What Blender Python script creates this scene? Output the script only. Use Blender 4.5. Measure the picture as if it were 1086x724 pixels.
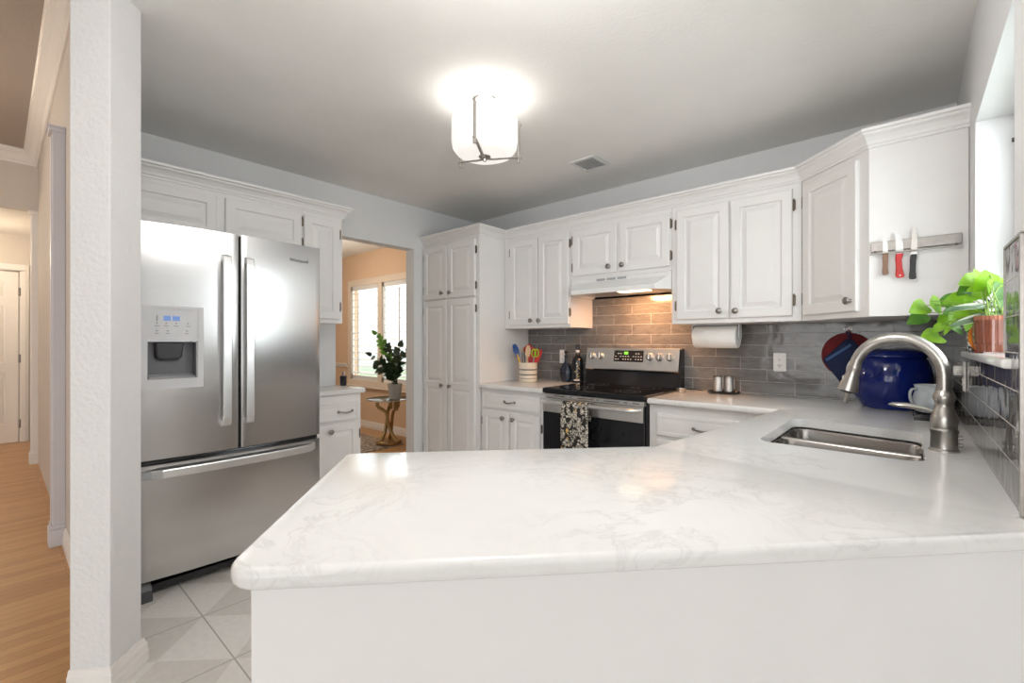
import bpy, bmesh, math, random
from math import sin, cos, pi, radians
from mathutils import Vector, Matrix
random.seed(7)
for o in list(bpy.data.objects):
    bpy.data.objects.remove(o, do_unlink=True)
sc = bpy.context.scene
COL = sc.collection

# ------------------------------------------------------------------ camera, world, lights, exposure
CAM = (3.4021, -3.2773, 1.2059)
YAW = 41.2393
cd = bpy.data.cameras.new('camera'); cam = bpy.data.objects.new('camera', cd); COL.objects.link(cam)
cam.location = CAM; cam.rotation_euler = (pi / 2, 0, radians(YAW))
cd.sensor_width = 36; cd.lens = 479.38 / 1086 * 36; cd.clip_start = 0.02
sc.camera = cam
sc.view_settings.view_transform = 'Standard'; sc.view_settings.look = 'None'
sc.view_settings.gamma = 1; sc.view_settings.use_curve_mapping = False
sc.view_settings.exposure = 0.80

world = bpy.data.worlds.new('world'); sc.world = world; world.use_nodes = True
nt = world.node_tree; nt.nodes.clear()
wo = nt.nodes.new('ShaderNodeOutputWorld'); bg = nt.nodes.new('ShaderNodeBackground')
tc = nt.nodes.new('ShaderNodeTexCoord'); sp = nt.nodes.new('ShaderNodeSeparateXYZ'); rp = nt.nodes.new('ShaderNodeValToRGB')
mr = nt.nodes.new('ShaderNodeMapRange'); mr.inputs[1].default_value = -1; mr.inputs[2].default_value = 1
nt.links.new(tc.outputs['Generated'], sp.inputs[0]); nt.links.new(sp.outputs[2], mr.inputs[0]); nt.links.new(mr.outputs[0], rp.inputs[0])
nt.links.new(rp.outputs[0], bg.inputs[0]); nt.links.new(bg.outputs[0], wo.inputs[0])
e = rp.color_ramp.elements
e[0].position = 0.36; e[0].color = (0.42, 0.45, 0.36, 1)
e[1].position = 0.62; e[1].color = (0.93, 0.97, 1.0, 1)
m_ = e.new(0.465); m_.color = (0.40, 0.47, 0.33, 1)
m_ = e.new(0.50); m_.color = (0.85, 0.92, 0.95, 1)
bg.inputs[1].default_value = 1.2

def area(name, loc, rot, sx, sy, power, color):
    l = bpy.data.lights.new(name, 'AREA'); l.shape = 'RECTANGLE'; l.size = sx; l.size_y = sy
    l.energy = power; l.color = color
    o = bpy.data.objects.new(name, l); COL.objects.link(o); o.location = loc; o.rotation_euler = rot
    return o
def point(name, loc, power, color, r=0.05):
    l = bpy.data.lights.new(name, 'POINT'); l.energy = power; l.color = color; l.shadow_soft_size = r
    o = bpy.data.objects.new(name, l); COL.objects.link(o); o.location = loc
    return o
# added fill lights out of frame; daylight of the kitchen window, of the dining window
area('breakfast_room_fill', (3.4, -9.4, 1.4), (radians(90), 0, 0), 5.0, 2.1, 70, (0.97, 0.985, 1.0))  # added fill from behind the camera, no window built there
area('breakfast_right_fill', (6.1, -4.6, 1.25), (radians(90), 0, radians(90)), 2.6, 2.1, 13, (0.97, 0.985, 1.0))  # added fill from the right, the wall has no door
point('peninsula_fill', (2.75, -2.55, 2.10), 16, (1, 0.985, 0.97), 0.14)  # added unseen fill over the peninsula, no fixture hangs there
area('daylight_kitchen_window', (4.5, -1.35, 1.9), (0, radians(84), 0), 1.6, 1.2, 34, (0.96, 0.98, 1))
area('daylight_dining_window', (-2.1, 1.1, 1.5), (radians(-90), 0, 0), 1.9, 1.8, 14, (1, 0.98, 0.95))
point('vestibule_fill', (-3.9, -3.75, 2.2), 13, (1, 0.82, 0.6), 0.1)  # added warm fill, the vestibule has no fixture
point('hall_fill', (-1.2, -4.6, 2.6), 25, (1, 0.86, 0.7), 0.15)  # added unseen fill to brighten the hall
point('dining_fill', (-1.9, -1.1, 1.9), 17, (1, 0.88, 0.74), 0.12)  # added unseen fill to brighten the dining room

# ------------------------------------------------------------------ materials
def mat(name, col, rough=0.5, metal=0.0, var=0.03, scale=18.0, bump=0.0, bscale=120.0, spec=0.5, coat=0.0, stretch=None, aniso=0.0, trans=0.0, emit=None, estr=0.0):
    m = bpy.data.materials.new(name); m.use_nodes = True
    t = m.node_tree; b = t.nodes['Principled BSDF']
    c = tuple(col) + (1,) if len(col) == 3 else col
    b.inputs['Base Color'].default_value = c
    b.inputs['Roughness'].default_value = rough; b.inputs['Metallic'].default_value = metal
    b.inputs['Specular IOR Level'].default_value = spec
    if coat: b.inputs['Coat Weight'].default_value = coat; b.inputs['Coat Roughness'].default_value = 0.08
    if aniso:
        b.inputs['Anisotropic'].default_value = aniso
        tg = t.nodes.new('ShaderNodeTangent'); tg.direction_type = 'RADIAL'; tg.axis = 'Z'; t.links.new(tg.outputs[0], b.inputs['Tangent'])
    if trans: b.inputs['Transmission Weight'].default_value = trans
    if emit: b.inputs['Emission Color'].default_value = tuple(emit) + (1,); b.inputs['Emission Strength'].default_value = estr
    if var or bump:
        x = t.nodes.new('ShaderNodeTexCoord'); mp = t.nodes.new('ShaderNodeMapping'); t.links.new(x.outputs['Object'], mp.inputs[0])
        if stretch: mp.inputs['Scale'].default_value = stretch
    if var:
        n = t.nodes.new('ShaderNodeTexNoise'); n.inputs['Scale'].default_value = scale; n.inputs['Detail'].default_value = 4
        t.links.new(mp.outputs[0], n.inputs[0])
        r = t.nodes.new('ShaderNodeValToRGB'); t.links.new(n.outputs[0], r.inputs[0])
        r.color_ramp.elements[0].position = 0.3; r.color_ramp.elements[1].position = 0.7
        r.color_ramp.elements[0].color = tuple(max(0, q * (1 - var)) for q in c[:3]) + (1,)
        r.color_ramp.elements[1].color = tuple(min(1, q * (1 + var)) for q in c[:3]) + (1,)
        t.links.new(r.outputs[0], b.inputs['Base Color'])
    if bump:
        n2 = t.nodes.new('ShaderNodeTexNoise'); n2.inputs['Scale'].default_value = bscale; n2.inputs['Detail'].default_value = 3
        t.links.new(mp.outputs[0], n2.inputs[0])
        bp = t.nodes.new('ShaderNodeBump'); bp.inputs['Strength'].default_value = bump; bp.inputs['Distance'].default_value = 0.004
        t.links.new(n2.outputs[0], bp.inputs['Height']); t.links.new(bp.outputs[0], b.inputs['Normal'])
    return m

M = {}
M['cab'] = mat('cabinet_paint', (0.80, 0.785, 0.77), 0.38, var=0.015, scale=6)
M['wall'] = mat('wall_paint', (0.75, 0.755, 0.76), 0.8, var=0.012, scale=4, bump=0.25, bscale=90)
M['post'] = mat('post_plaster', (0.74, 0.73, 0.725), 0.75, var=0.015, scale=5, bump=1.0, bscale=62)
M['ceil'] = mat('ceiling_paint', (0.85, 0.84, 0.815), 0.85, var=0.015, scale=5, bump=0.35, bscale=80)
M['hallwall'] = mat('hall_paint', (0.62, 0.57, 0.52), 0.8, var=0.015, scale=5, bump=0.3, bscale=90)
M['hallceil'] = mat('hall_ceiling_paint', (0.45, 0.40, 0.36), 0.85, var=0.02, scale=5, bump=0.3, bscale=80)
M['tan'] = mat('tan_paint', (0.74, 0.53, 0.36), 0.8, var=0.02, scale=4, bump=0.15, bscale=80)
M['trim'] = mat('trim_paint', (0.82, 0.79, 0.76), 0.35, var=0.01)
M['lilac'] = mat('casing_paint', (0.66, 0.64, 0.67), 0.4, var=0.01)
M['nickel'] = mat('brushed_nickel', (0.50, 0.48, 0.45), 0.3, 1.0, var=0.06, scale=40)
M['darknickel'] = mat('aged_nickel', (0.30, 0.28, 0.26), 0.32, 1.0, var=0.08, scale=60)
M['bronze'] = mat('hinge_bronze', (0.16, 0.13, 0.10), 0.4, 0.9, var=0.1, scale=60)
M['steel'] = mat('stainless_brushed', (0.58, 0.575, 0.57), 0.25, 1.0, var=0.03, scale=5, stretch=(1, 1, 90), aniso=0.82)
M['steelh'] = mat('stainless_brushed_across', (0.70, 0.69, 0.675), 0.32, 1.0, var=0.05, scale=6, stretch=(0.6, 0.6, 90))
M['bright'] = mat('satin_metal', (0.80, 0.80, 0.80), 0.32, 1.0, var=0.03)
M['sink'] = mat('sink_steel', (0.42, 0.40, 0.38), 0.26, 1.0, var=0.06, scale=8, stretch=(1, 30, 30))
M['black'] = mat('black_enamel', (0.012, 0.012, 0.014), 0.12, var=0.05)
M['blackm'] = mat('black_matte', (0.02, 0.02, 0.022), 0.5, var=0.08)
M['glassblack'] = mat('ceramic_glass', (0.006, 0.006, 0.007), 0.04, var=0.1, scale=60)
M['ovenglass'] = mat('oven_glass', (0.012, 0.013, 0.015), 0.06, var=0.1)
M['dgrey'] = mat('dark_grey_plastic', (0.06, 0.06, 0.065), 0.4, var=0.05)
M['mgrey'] = mat('grey_plastic', (0.36, 0.36, 0.37), 0.35, var=0.04)
M['recess'] = mat('recess_grey', (0.15, 0.15, 0.155), 0.3, 0.4, var=0.04)
M['lgrey'] = mat('light_grey_plastic', (0.66, 0.66, 0.67), 0.35, var=0.02)
M['white'] = mat('white_enamel', (0.82, 0.82, 0.81), 0.25, var=0.01)
M['plastic'] = mat('white_plastic', (0.80, 0.79, 0.77), 0.35, var=0.01)
M['paper'] = mat('paper_towel', (0.82, 0.81, 0.78), 0.9, var=0.02, scale=60, bump=0.3, bscale=250)
M['cream'] = mat('stoneware_cream', (0.74, 0.67, 0.55), 0.3, var=0.05, scale=14)
M['stripe'] = mat('stoneware_stripe', (0.04, 0.045, 0.07), 0.3, var=0.1)
M['red'] = mat('red_silicone', (0.40, 0.010, 0.010), 0.4, var=0.08)
M['knifered'] = mat('red_handle', (0.52, 0.012, 0.01), 0.35, var=0.05)
M['bluep'] = mat('blue_nylon', (0.012, 0.06, 0.24), 0.35, var=0.08)
M['lime'] = mat('lime_plastic', (0.33, 0.60, 0.02), 0.35, var=0.05)
M['yellow'] = mat('yellow_plastic', (0.70, 0.42, 0.05), 0.4, var=0.08)
M['wood'] = mat('pale_wood', (0.62, 0.42, 0.24), 0.5, var=0.12, scale=30, stretch=(1, 1, 0.15))
M['brownwood'] = mat('brown_wood', (0.22, 0.12, 0.07), 0.45, var=0.2, scale=60, stretch=(1, 1, 0.1))
M['cobalt'] = mat('cobalt_glaze', (0.002, 0.011, 0.125), 0.10, var=0.15, scale=5, coat=0.0)
M['mug'] = mat('pale_blue_glaze', (0.52, 0.56, 0.60), 0.25, var=0.12, scale=30)
M['maroon'] = mat('maroon_cloth', (0.15, 0.012, 0.015), 0.9, var=0.15, scale=60, bump=0.4, bscale=300)
M['navy'] = mat('navy_cloth', (0.012, 0.022, 0.07), 0.9, var=0.2, scale=60, bump=0.4, bscale=300)
M['navyl'] = mat('blue_piping', (0.06, 0.12, 0.28), 0.8, var=0.1)
M['bottle'] = mat('dark_bottle_glass', (0.008, 0.009, 0.012), 0.06, var=0.2)
M['bottleblue'] = mat('dark_blue_bottle_glass', (0.015, 0.022, 0.04), 0.08, var=0.3)
M['gold'] = mat('gold_lettering', (0.50, 0.40, 0.20), 0.4, 0.6, var=0.2)
M['terra'] = mat('terracotta', (0.36, 0.13, 0.075), 0.6, var=0.12, scale=30)
M['soil'] = mat('potting_soil', (0.05, 0.03, 0.02), 0.95, var=0.4, scale=80, bump=0.8, bscale=150)
M['amber'] = mat('amber_glass', (0.70, 0.22, 0.02), 0.08, var=0.1)
M['concrete'] = mat('grey_planter', (0.40, 0.39, 0.38), 0.7, var=0.06, scale=40)
M['brass'] = mat('antique_brass', (0.42, 0.30, 0.15), 0.32, 1.0, var=0.12, scale=30)
M['stem'] = mat('plant_stem', (0.22, 0.34, 0.06), 0.5, var=0.1)
M['darkleaf'] = mat('dark_leaf', (0.018, 0.045, 0.016), 0.3, var=0.3, scale=30)
M['newleaf'] = mat('young_leaf', (0.12, 0.30, 0.03), 0.35, var=0.2, scale=30)
M['clayink'] = mat('printed_ink', (0.10, 0.10, 0.11), 0.5, var=0.02)
M['lcd'] = mat('display_blue', (0.02, 0.03, 0.06), 0.2, var=0.0, emit=(0.18, 0.3, 0.62), estr=0.5)
M['led'] = mat('display_green', (0.02, 0.05, 0.01), 0.3, var=0.0, emit=(0.25, 0.85, 0.05), estr=1.0)
M['lens'] = mat('hood_lamp_lens', (0.9, 0.8, 0.6), 0.4, var=0.0, emit=(1, 0.78, 0.5), estr=3.0)

def nodes(name):
    m = bpy.data.materials.new(name); m.use_nodes = True
    return m, m.node_tree, m.node_tree.nodes['Principled BSDF']
def N(t, kind, **kw):
    n = t.nodes.new(kind)
    for k, v in kw.items(): setattr(n, k, v)
    return n
def ramp(t, src, stops):
    r = t.nodes.new('ShaderNodeValToRGB'); t.links.new(src, r.inputs[0]); el = r.color_ramp.elements
    while len(el) < len(stops): el.new(0.5)
    for q, (p, c) in zip(el, stops): q.position = p; q.color = tuple(c) + (1,)
    return r
def mathn(t, op, a, b=None):
    n = N(t, 'ShaderNodeMath', operation=op)
    for i, v in enumerate((a, b)):
        if v is None: continue
        if isinstance(v, (int, float)): n.inputs[i].default_value = v
        else: t.links.new(v, n.inputs[i])
    return n.outputs[0]

def tile_mat(name, axis, c1, c2, mortar, z0, phase, rough, wave=0.5):
    m, t, b = nodes(name)
    x = N(t, 'ShaderNodeTexCoord'); s = N(t, 'ShaderNodeSeparateXYZ'); t.links.new(x.outputs['Object'], s.inputs[0])
    u = mathn(t, 'ADD', s.outputs[axis], phase); v = mathn(t, 'SUBTRACT', s.outputs[2], z0)
    c = N(t, 'ShaderNodeCombineXYZ'); t.links.new(u, c.inputs[0]); t.links.new(v, c.inputs[1])
    br = N(t, 'ShaderNodeTexBrick'); t.links.new(c.outputs[0], br.inputs[0]); br.offset = 0.5
    br.inputs['Scale'].default_value = 1; br.inputs['Brick Width'].default_value = 0.312; br.inputs['Row Height'].default_value = 0.0785
    br.inputs['Mortar Size'].default_value = 0.0016; br.inputs['Mortar Smooth'].default_value = 0.1; br.inputs['Bias'].default_value = 0
    br.inputs['Color1'].default_value = tuple(c1) + (1,); br.inputs['Color2'].default_value = tuple(c2) + (1,); br.inputs['Mortar'].default_value = tuple(mortar) + (1,)
    n = N(t, 'ShaderNodeTexNoise'); n.inputs['Scale'].default_value = 9; n.inputs['Detail'].default_value = 6; n.inputs['Distortion'].default_value = 1.6
    mp = N(t, 'ShaderNodeMapping'); mp.inputs['Scale'].default_value = (1, 3.0, 1); t.links.new(c.outputs[0], mp.inputs[0]); t.links.new(mp.outputs[0], n.inputs[0])
    rr = ramp(t, n.outputs[0], [(0.33, (0.72, 0.72, 0.72)), (0.55, (1, 1, 1)), (0.70, (1.0, 1.0, 1.0))])
    mx = N(t, 'ShaderNodeMix', data_type='RGBA', blend_type='MULTIPLY'); mx.inputs[0].default_value = 1
    t.links.new(br.outputs[0], mx.inputs[6]); t.links.new(rr.outputs[0], mx.inputs[7]); t.links.new(mx.outputs[2], b.inputs['Base Color'])
    t.links.new(mathn(t, 'ADD', mathn(t, 'MULTIPLY', br.outputs[1], 0.5), rough), b.inputs['Roughness'])
    b.inputs['Specular IOR Level'].default_value = 0.42
    n2 = N(t, 'ShaderNodeTexNoise'); n2.inputs['Scale'].default_value = 14; n2.inputs['Detail'].default_value = 1; t.links.new(x.outputs['Object'], n2.inputs[0])
    hh = mathn(t, 'ADD', mathn(t, 'MULTIPLY', n2.outputs[0], wave), mathn(t, 'MULTIPLY', br.outputs[1], -0.6))
    bp = N(t, 'ShaderNodeBump'); bp.inputs['Strength'].default_value = 0.5; bp.inputs['Distance'].default_value = 0.004
    t.links.new(hh, bp.inputs['Height']); t.links.new(bp.outputs[0], b.inputs['Normal'])
    return m
CZ = 0.8622
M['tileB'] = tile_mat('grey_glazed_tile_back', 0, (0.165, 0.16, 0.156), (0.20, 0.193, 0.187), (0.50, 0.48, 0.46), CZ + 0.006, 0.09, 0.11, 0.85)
M['tileC'] = tile_mat('grey_glazed_tile_right', 1, (0.125, 0.118, 0.113), (0.155, 0.147, 0.14), (0.50, 0.475, 0.45), CZ + 0.006, 0.02, 0.06, 1.0)  # same tile as the back wall, colour darkened to carry its dark reflections

def quartz():
    m, t, b = nodes('white_quartz')
    x = N(t, 'ShaderNodeTexCoord')
    n0 = N(t, 'ShaderNodeTexNoise'); n0.inputs['Scale'].default_value = 3.2; n0.inputs['Detail'].default_value = 5; t.links.new(x.outputs['Object'], n0.inputs[0])
    mixv = N(t, 'ShaderNodeMix', data_type='VECTOR'); mixv.inputs[0].default_value = 0.22
    t.links.new(x.outputs['Object'], mixv.inputs[4]); t.links.new(n0.outputs[1], mixv.inputs[5])
    v = N(t, 'ShaderNodeTexNoise'); v.inputs['Scale'].default_value = 7.5; v.inputs['Detail'].default_value = 8; v.inputs['Roughness'].default_value = 0.62; v.inputs['Distortion'].default_value = 1.2
    t.links.new(mixv.outputs[1], v.inputs[0])
    vein = mathn(t, 'ABSOLUTE', mathn(t, 'SUBTRACT', v.outputs[0], 0.5))
    vr = ramp(t, vein, [(0.0, (1, 1, 1)), (0.022, (0.25, 0.25, 0.25)), (0.06, (0, 0, 0))])
    msk = N(t, 'ShaderNodeTexNoise'); msk.inputs['Scale'].default_value = 2.6; msk.inputs['Detail'].default_value = 2; t.links.new(x.outputs['Object'], msk.inputs[0])
    mk = ramp(t, msk.outputs[0], [(0.44, (0, 0, 0)), (0.62, (1, 1, 1))])
    k = mathn(t, 'MULTIPLY', mathn(t, 'MULTIPLY', vr.outputs[0], mk.outputs[0]), 0.27)
    cl = ramp(t, n0.outputs[0], [(0.3, (0.76, 0.755, 0.74)), (0.7, (0.82, 0.815, 0.80))])
    mx = N(t, 'ShaderNodeMix', data_type='RGBA'); t.links.new(k, mx.inputs[0]); t.links.new(cl.outputs[0], mx.inputs[6]); mx.inputs[7].default_value = (0.40, 0.39, 0.38, 1)
    t.links.new(mx.outputs[2], b.inputs['Base Color']); b.inputs['Roughness'].default_value = 0.13; b.inputs['Specular IOR Level'].default_value = 0.45
    return m
M['quartz'] = quartz()

def floor_tile():
    m, t, b = nodes('inlaid_floor_tile')
    x = N(t, 'ShaderNodeTexCoord'); s = N(t, 'ShaderNodeSeparateXYZ'); t.links.new(x.outputs['Object'], s.inputs[0])
    T = 0.40
    u = mathn(t, 'DIVIDE', mathn(t, 'ADD', s.outputs[0], 10 * T - 1.073), T); v = mathn(t, 'DIVIDE', mathn(t, 'ADD', s.outputs[1], 20 * T + 2.68), T)
    fu = mathn(t, 'FRACT', u); fv = mathn(t, 'FRACT', v)
    a1 = mathn(t, 'GREATER_THAN', fu, fv); a2 = mathn(t, 'GREATER_THAN', mathn(t, 'ADD', fu, fv), 1.0)
    xr = mathn(t, 'ABSOLUTE', mathn(t, 'SUBTRACT', a1, a2))
    g = mathn(t, 'MINIMUM', mathn(t, 'MINIMUM', fu, mathn(t, 'SUBTRACT', 1.0, fu)), mathn(t, 'MINIMUM', fv, mathn(t, 'SUBTRACT', 1.0, fv)))
    gm = mathn(t, 'LESS_THAN', g, 0.007)
    n = N(t, 'ShaderNodeTexNoise'); n.inputs['Scale'].default_value = 40; n.inputs['Detail'].default_value = 6; t.links.new(x.outputs['Object'], n.inputs[0])
    cA = ramp(t, n.outputs[0], [(0.3, (0.64, 0.605, 0.56)), (0.7, (0.70, 0.665, 0.62))]); cB = ramp(t, n.outputs[0], [(0.3, (0.75, 0.72, 0.68)), (0.7, (0.81, 0.78, 0.74))])
    mx = N(t, 'ShaderNodeMix', data_type='RGBA'); t.links.new(xr, mx.inputs[0]); t.links.new(cA.outputs[0], mx.inputs[6]); t.links.new(cB.outputs[0], mx.inputs[7])
    m2 = N(t, 'ShaderNodeMix', data_type='RGBA'); t.links.new(gm, m2.inputs[0]); t.links.new(mx.outputs[2], m2.inputs[6]); m2.inputs[7].default_value = (0.42, 0.40, 0.37, 1)
    t.links.new(m2.outputs[2], b.inputs['Base Color']); b.inputs['Roughness'].default_value = 0.45
    return m
M['floortile'] = floor_tile()

def planks(name, c1, c2, w=0.057, l=0.9):
    m, t, b = nodes(name)
    x = N(t, 'ShaderNodeTexCoord'); s = N(t, 'ShaderNodeSeparateXYZ'); t.links.new(x.outputs['Object'], s.inputs[0])
    c = N(t, 'ShaderNodeCombineXYZ'); t.links.new(s.outputs[1], c.inputs[0]); t.links.new(s.outputs[0], c.inputs[1])
    br = N(t, 'ShaderNodeTexBrick'); br.offset = 0.37; br.inputs['Scale'].default_value = 1; br.inputs['Brick Width'].default_value = l; br.inputs['Row Height'].default_value = w
    br.inputs['Mortar Size'].default_value = 0.0008; br.inputs['Bias'].default_value = 0
    br.inputs['Color1'].default_value = tuple(c1) + (1,); br.inputs['Color2'].default_value = tuple(c2) + (1,); br.inputs['Mortar'].default_value = (0.12, 0.06, 0.03, 1)
    t.links.new(c.outputs[0], br.inputs[0])
    n = N(t, 'ShaderNodeTexNoise'); n.inputs['Scale'].default_value = 12; n.inputs['Detail'].default_value = 6
    mp = N(t, 'ShaderNodeMapping'); mp.inputs['Scale'].default_value = (1, 14, 1); t.links.new(c.outputs[0], mp.inputs[0]); t.links.new(mp.outputs[0], n.inputs[0])
    r = ramp(t, n.outputs[0], [(0.3, (0.80, 0.80, 0.80)), (0.65, (1, 1, 1))])
    mx = N(t, 'ShaderNodeMix', data_type='RGBA', blend_type='MULTIPLY'); mx.inputs[0].default_value = 1
    t.links.new(br.outputs[0], mx.inputs[6]); t.links.new(r.outputs[0], mx.inputs[7]); t.links.new(mx.outputs[2], b.inputs['Base Color'])
    b.inputs['Roughness'].default_value = 0.33
    return m
M['oak'] = planks('oak_floor', (0.50, 0.26, 0.10), (0.62, 0.35, 0.145))

def towel_mat():
    m, t, b = nodes('floral_towel_print')
    x = N(t, 'ShaderNodeTexCoord')
    n = N(t, 'ShaderNodeTexNoise'); n.inputs['Scale'].default_value = 30; n.inputs['Detail'].default_value = 2; t.links.new(x.outputs['Object'], n.inputs[0])
    mv = N(t, 'ShaderNodeMix', data_type='VECTOR'); mv.inputs[0].default_value = 0.03; t.links.new(x.outputs['Object'], mv.inputs[4]); t.links.new(n.outputs[1], mv.inputs[5])
    v = N(t, 'ShaderNodeTexVoronoi'); v.inputs['Scale'].default_value = 34; t.links.new(mv.outputs[1], v.inputs[0])
    v2 = N(t, 'ShaderNodeTexVoronoi', feature='DISTANCE_TO_EDGE'); v2.inputs['Scale'].default_value = 50; t.links.new(mv.outputs[1], v2.inputs[0])
    a = mathn(t, 'LESS_THAN', v.outputs['Distance'], 0.60); c = mathn(t, 'GREATER_THAN', v2.outputs['Distance'], 0.075)
    k = mathn(t, 'MULTIPLY', a, c)
    sel = N(t, 'ShaderNodeSeparateColor'); t.links.new(v.outputs['Color'], sel.inputs[0])
    cr = ramp(t, sel.outputs[0], [(0.0, (0.66, 0.60, 0.50)), (0.55, (0.40, 0.37, 0.32)), (0.86, (0.70, 0.65, 0.56)), (0.93, (0.66, 0.44, 0.16))])
    mx = N(t, 'ShaderNodeMix', data_type='RGBA'); t.links.new(k, mx.inputs[0]); mx.inputs[6].default_value = (0.02, 0.018, 0.016, 1); t.links.new(cr.outputs[0], mx.inputs[7])
    t.links.new(mx.outputs[2], b.inputs['Base Color']); b.inputs['Roughness'].default_value = 0.9
    return m
M['towel'] = towel_mat()

def speckle(name, c1, c2, sc_):
    m, t, b = nodes(name)
    x = N(t, 'ShaderNodeTexCoord'); n = N(t, 'ShaderNodeTexNoise'); n.inputs['Scale'].default_value = sc_; n.inputs['Detail'].default_value = 2; t.links.new(x.outputs['Object'], n.inputs[0])
    r = ramp(t, n.outputs[0], [(0.47, c1), (0.53, c2)]); t.links.new(r.outputs[0], b.inputs['Base Color']); b.inputs['Roughness'].default_value = 0.4
    return m
M['mosaic'] = speckle('mosaic_glaze', (0.03, 0.03, 0.035), (0.75, 0.74, 0.72), 130)
M['rug'] = speckle('woven_rug', (0.16, 0.13, 0.12), (0.45, 0.36, 0.28), 22)
M['shaker'] = mat('hammered_steel', (0.62, 0.60, 0.58), 0.28, 1.0, var=0.25, scale=150, bump=0.8, bscale=180)

def glass(name, tint, refl):
    m = bpy.data.materials.new(name); m.use_nodes = True; t = m.node_tree; t.nodes.clear()
    o = N(t, 'ShaderNodeOutputMaterial'); a = N(t, 'ShaderNodeBsdfTransparent'); g = N(t, 'ShaderNodeBsdfGlossy'); mx = N(t, 'ShaderNodeMixShader')
    a.inputs[0].default_value = tuple(tint) + (1,); g.inputs['Roughness'].default_value = 0.03; mx.inputs[0].default_value = refl
    t.links.new(a.outputs[0], mx.inputs[1]); t.links.new(g.outputs[0], mx.inputs[2]); t.links.new(mx.outputs[0], o.inputs[0])
    return m
M['pane'] = glass('window_glass', (0.95, 0.97, 0.97), 0.06)
M['tableglass'] = glass('table_glass', (0.55, 0.62, 0.62), 0.35)
M['cupglass'] = glass('fluted_glass', (0.90, 0.84, 0.82), 0.07)

def shade_mat():
    m, t, b = nodes('opal_glass_shade')
    b.inputs['Base Color'].default_value = (0.45, 0.44, 0.42, 1); b.inputs['Roughness'].default_value = 0.35
    x = N(t, 'ShaderNodeTexCoord'); n = N(t, 'ShaderNodeTexNoise'); n.inputs['Scale'].default_value = 6; t.links.new(x.outputs['Object'], n.inputs[0])
    r = ramp(t, n.outputs[0], [(0.3, (1, 0.95, 0.89)), (0.7, (1, 0.97, 0.92))])
    t.links.new(r.outputs[0], b.inputs['Emission Color']); b.inputs['Emission Strength'].default_value = 0.42
    return m
M['shade'] = shade_mat()

def leaf_mat(name, c1, c2, edge=None):
    m, t, b = nodes(name)
    x = N(t, 'ShaderNodeTexCoord'); n = N(t, 'ShaderNodeTexNoise'); n.inputs['Scale'].default_value = 14; n.inputs['Detail'].default_value = 4; t.links.new(x.outputs['Object'], n.inputs[0])
    r = ramp(t, n.outputs[0], [(0.35, c1), (0.65, c2)])
    if edge:
        s = N(t, 'ShaderNodeSeparateXYZ'); t.links.new(x.outputs['UV'], s.inputs[0])
        k = mathn(t, 'GREATER_THAN', mathn(t, 'ADD', s.outputs[1], mathn(t, 'MULTIPLY', n.outputs[0], 0.5)), 0.86)
        mx = N(t, 'ShaderNodeMix', data_type='RGBA'); t.links.new(k, mx.inputs[0]); t.links.new(r.outputs[0], mx.inputs[6]); mx.inputs[7].default_value = tuple(edge) + (1,)
        t.links.new(mx.outputs[2], b.inputs['Base Color'])
    else:
        t.links.new(r.outputs[0], b.inputs['Base Color'])
    b.inputs['Roughness'].default_value = 0.4
    # thin leaf: some light passes through
    o = t.nodes['Material Output']; tr = N(t, 'ShaderNodeBsdfTranslucent'); ms = N(t, 'ShaderNodeMixShader'); ms.inputs[0].default_value = 0.35
    t.links.new(r.outputs[0], tr.inputs[0]); t.links.new(b.outputs[0], ms.inputs[1]); t.links.new(tr.outputs[0], ms.inputs[2]); t.links.new(ms.outputs[0], o.inputs[0])
    return m
M['pothos'] = leaf_mat('lime_leaf', (0.18, 0.40, 0.012), (0.30, 0.55, 0.025))
M['pothosd'] = leaf_mat('green_leaf', (0.05, 0.16, 0.012), (0.10, 0.26, 0.02))
M['varieg'] = leaf_mat('variegated_leaf', (0.06, 0.13, 0.06), (0.14, 0.22, 0.12), (0.62, 0.66, 0.52))

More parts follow.
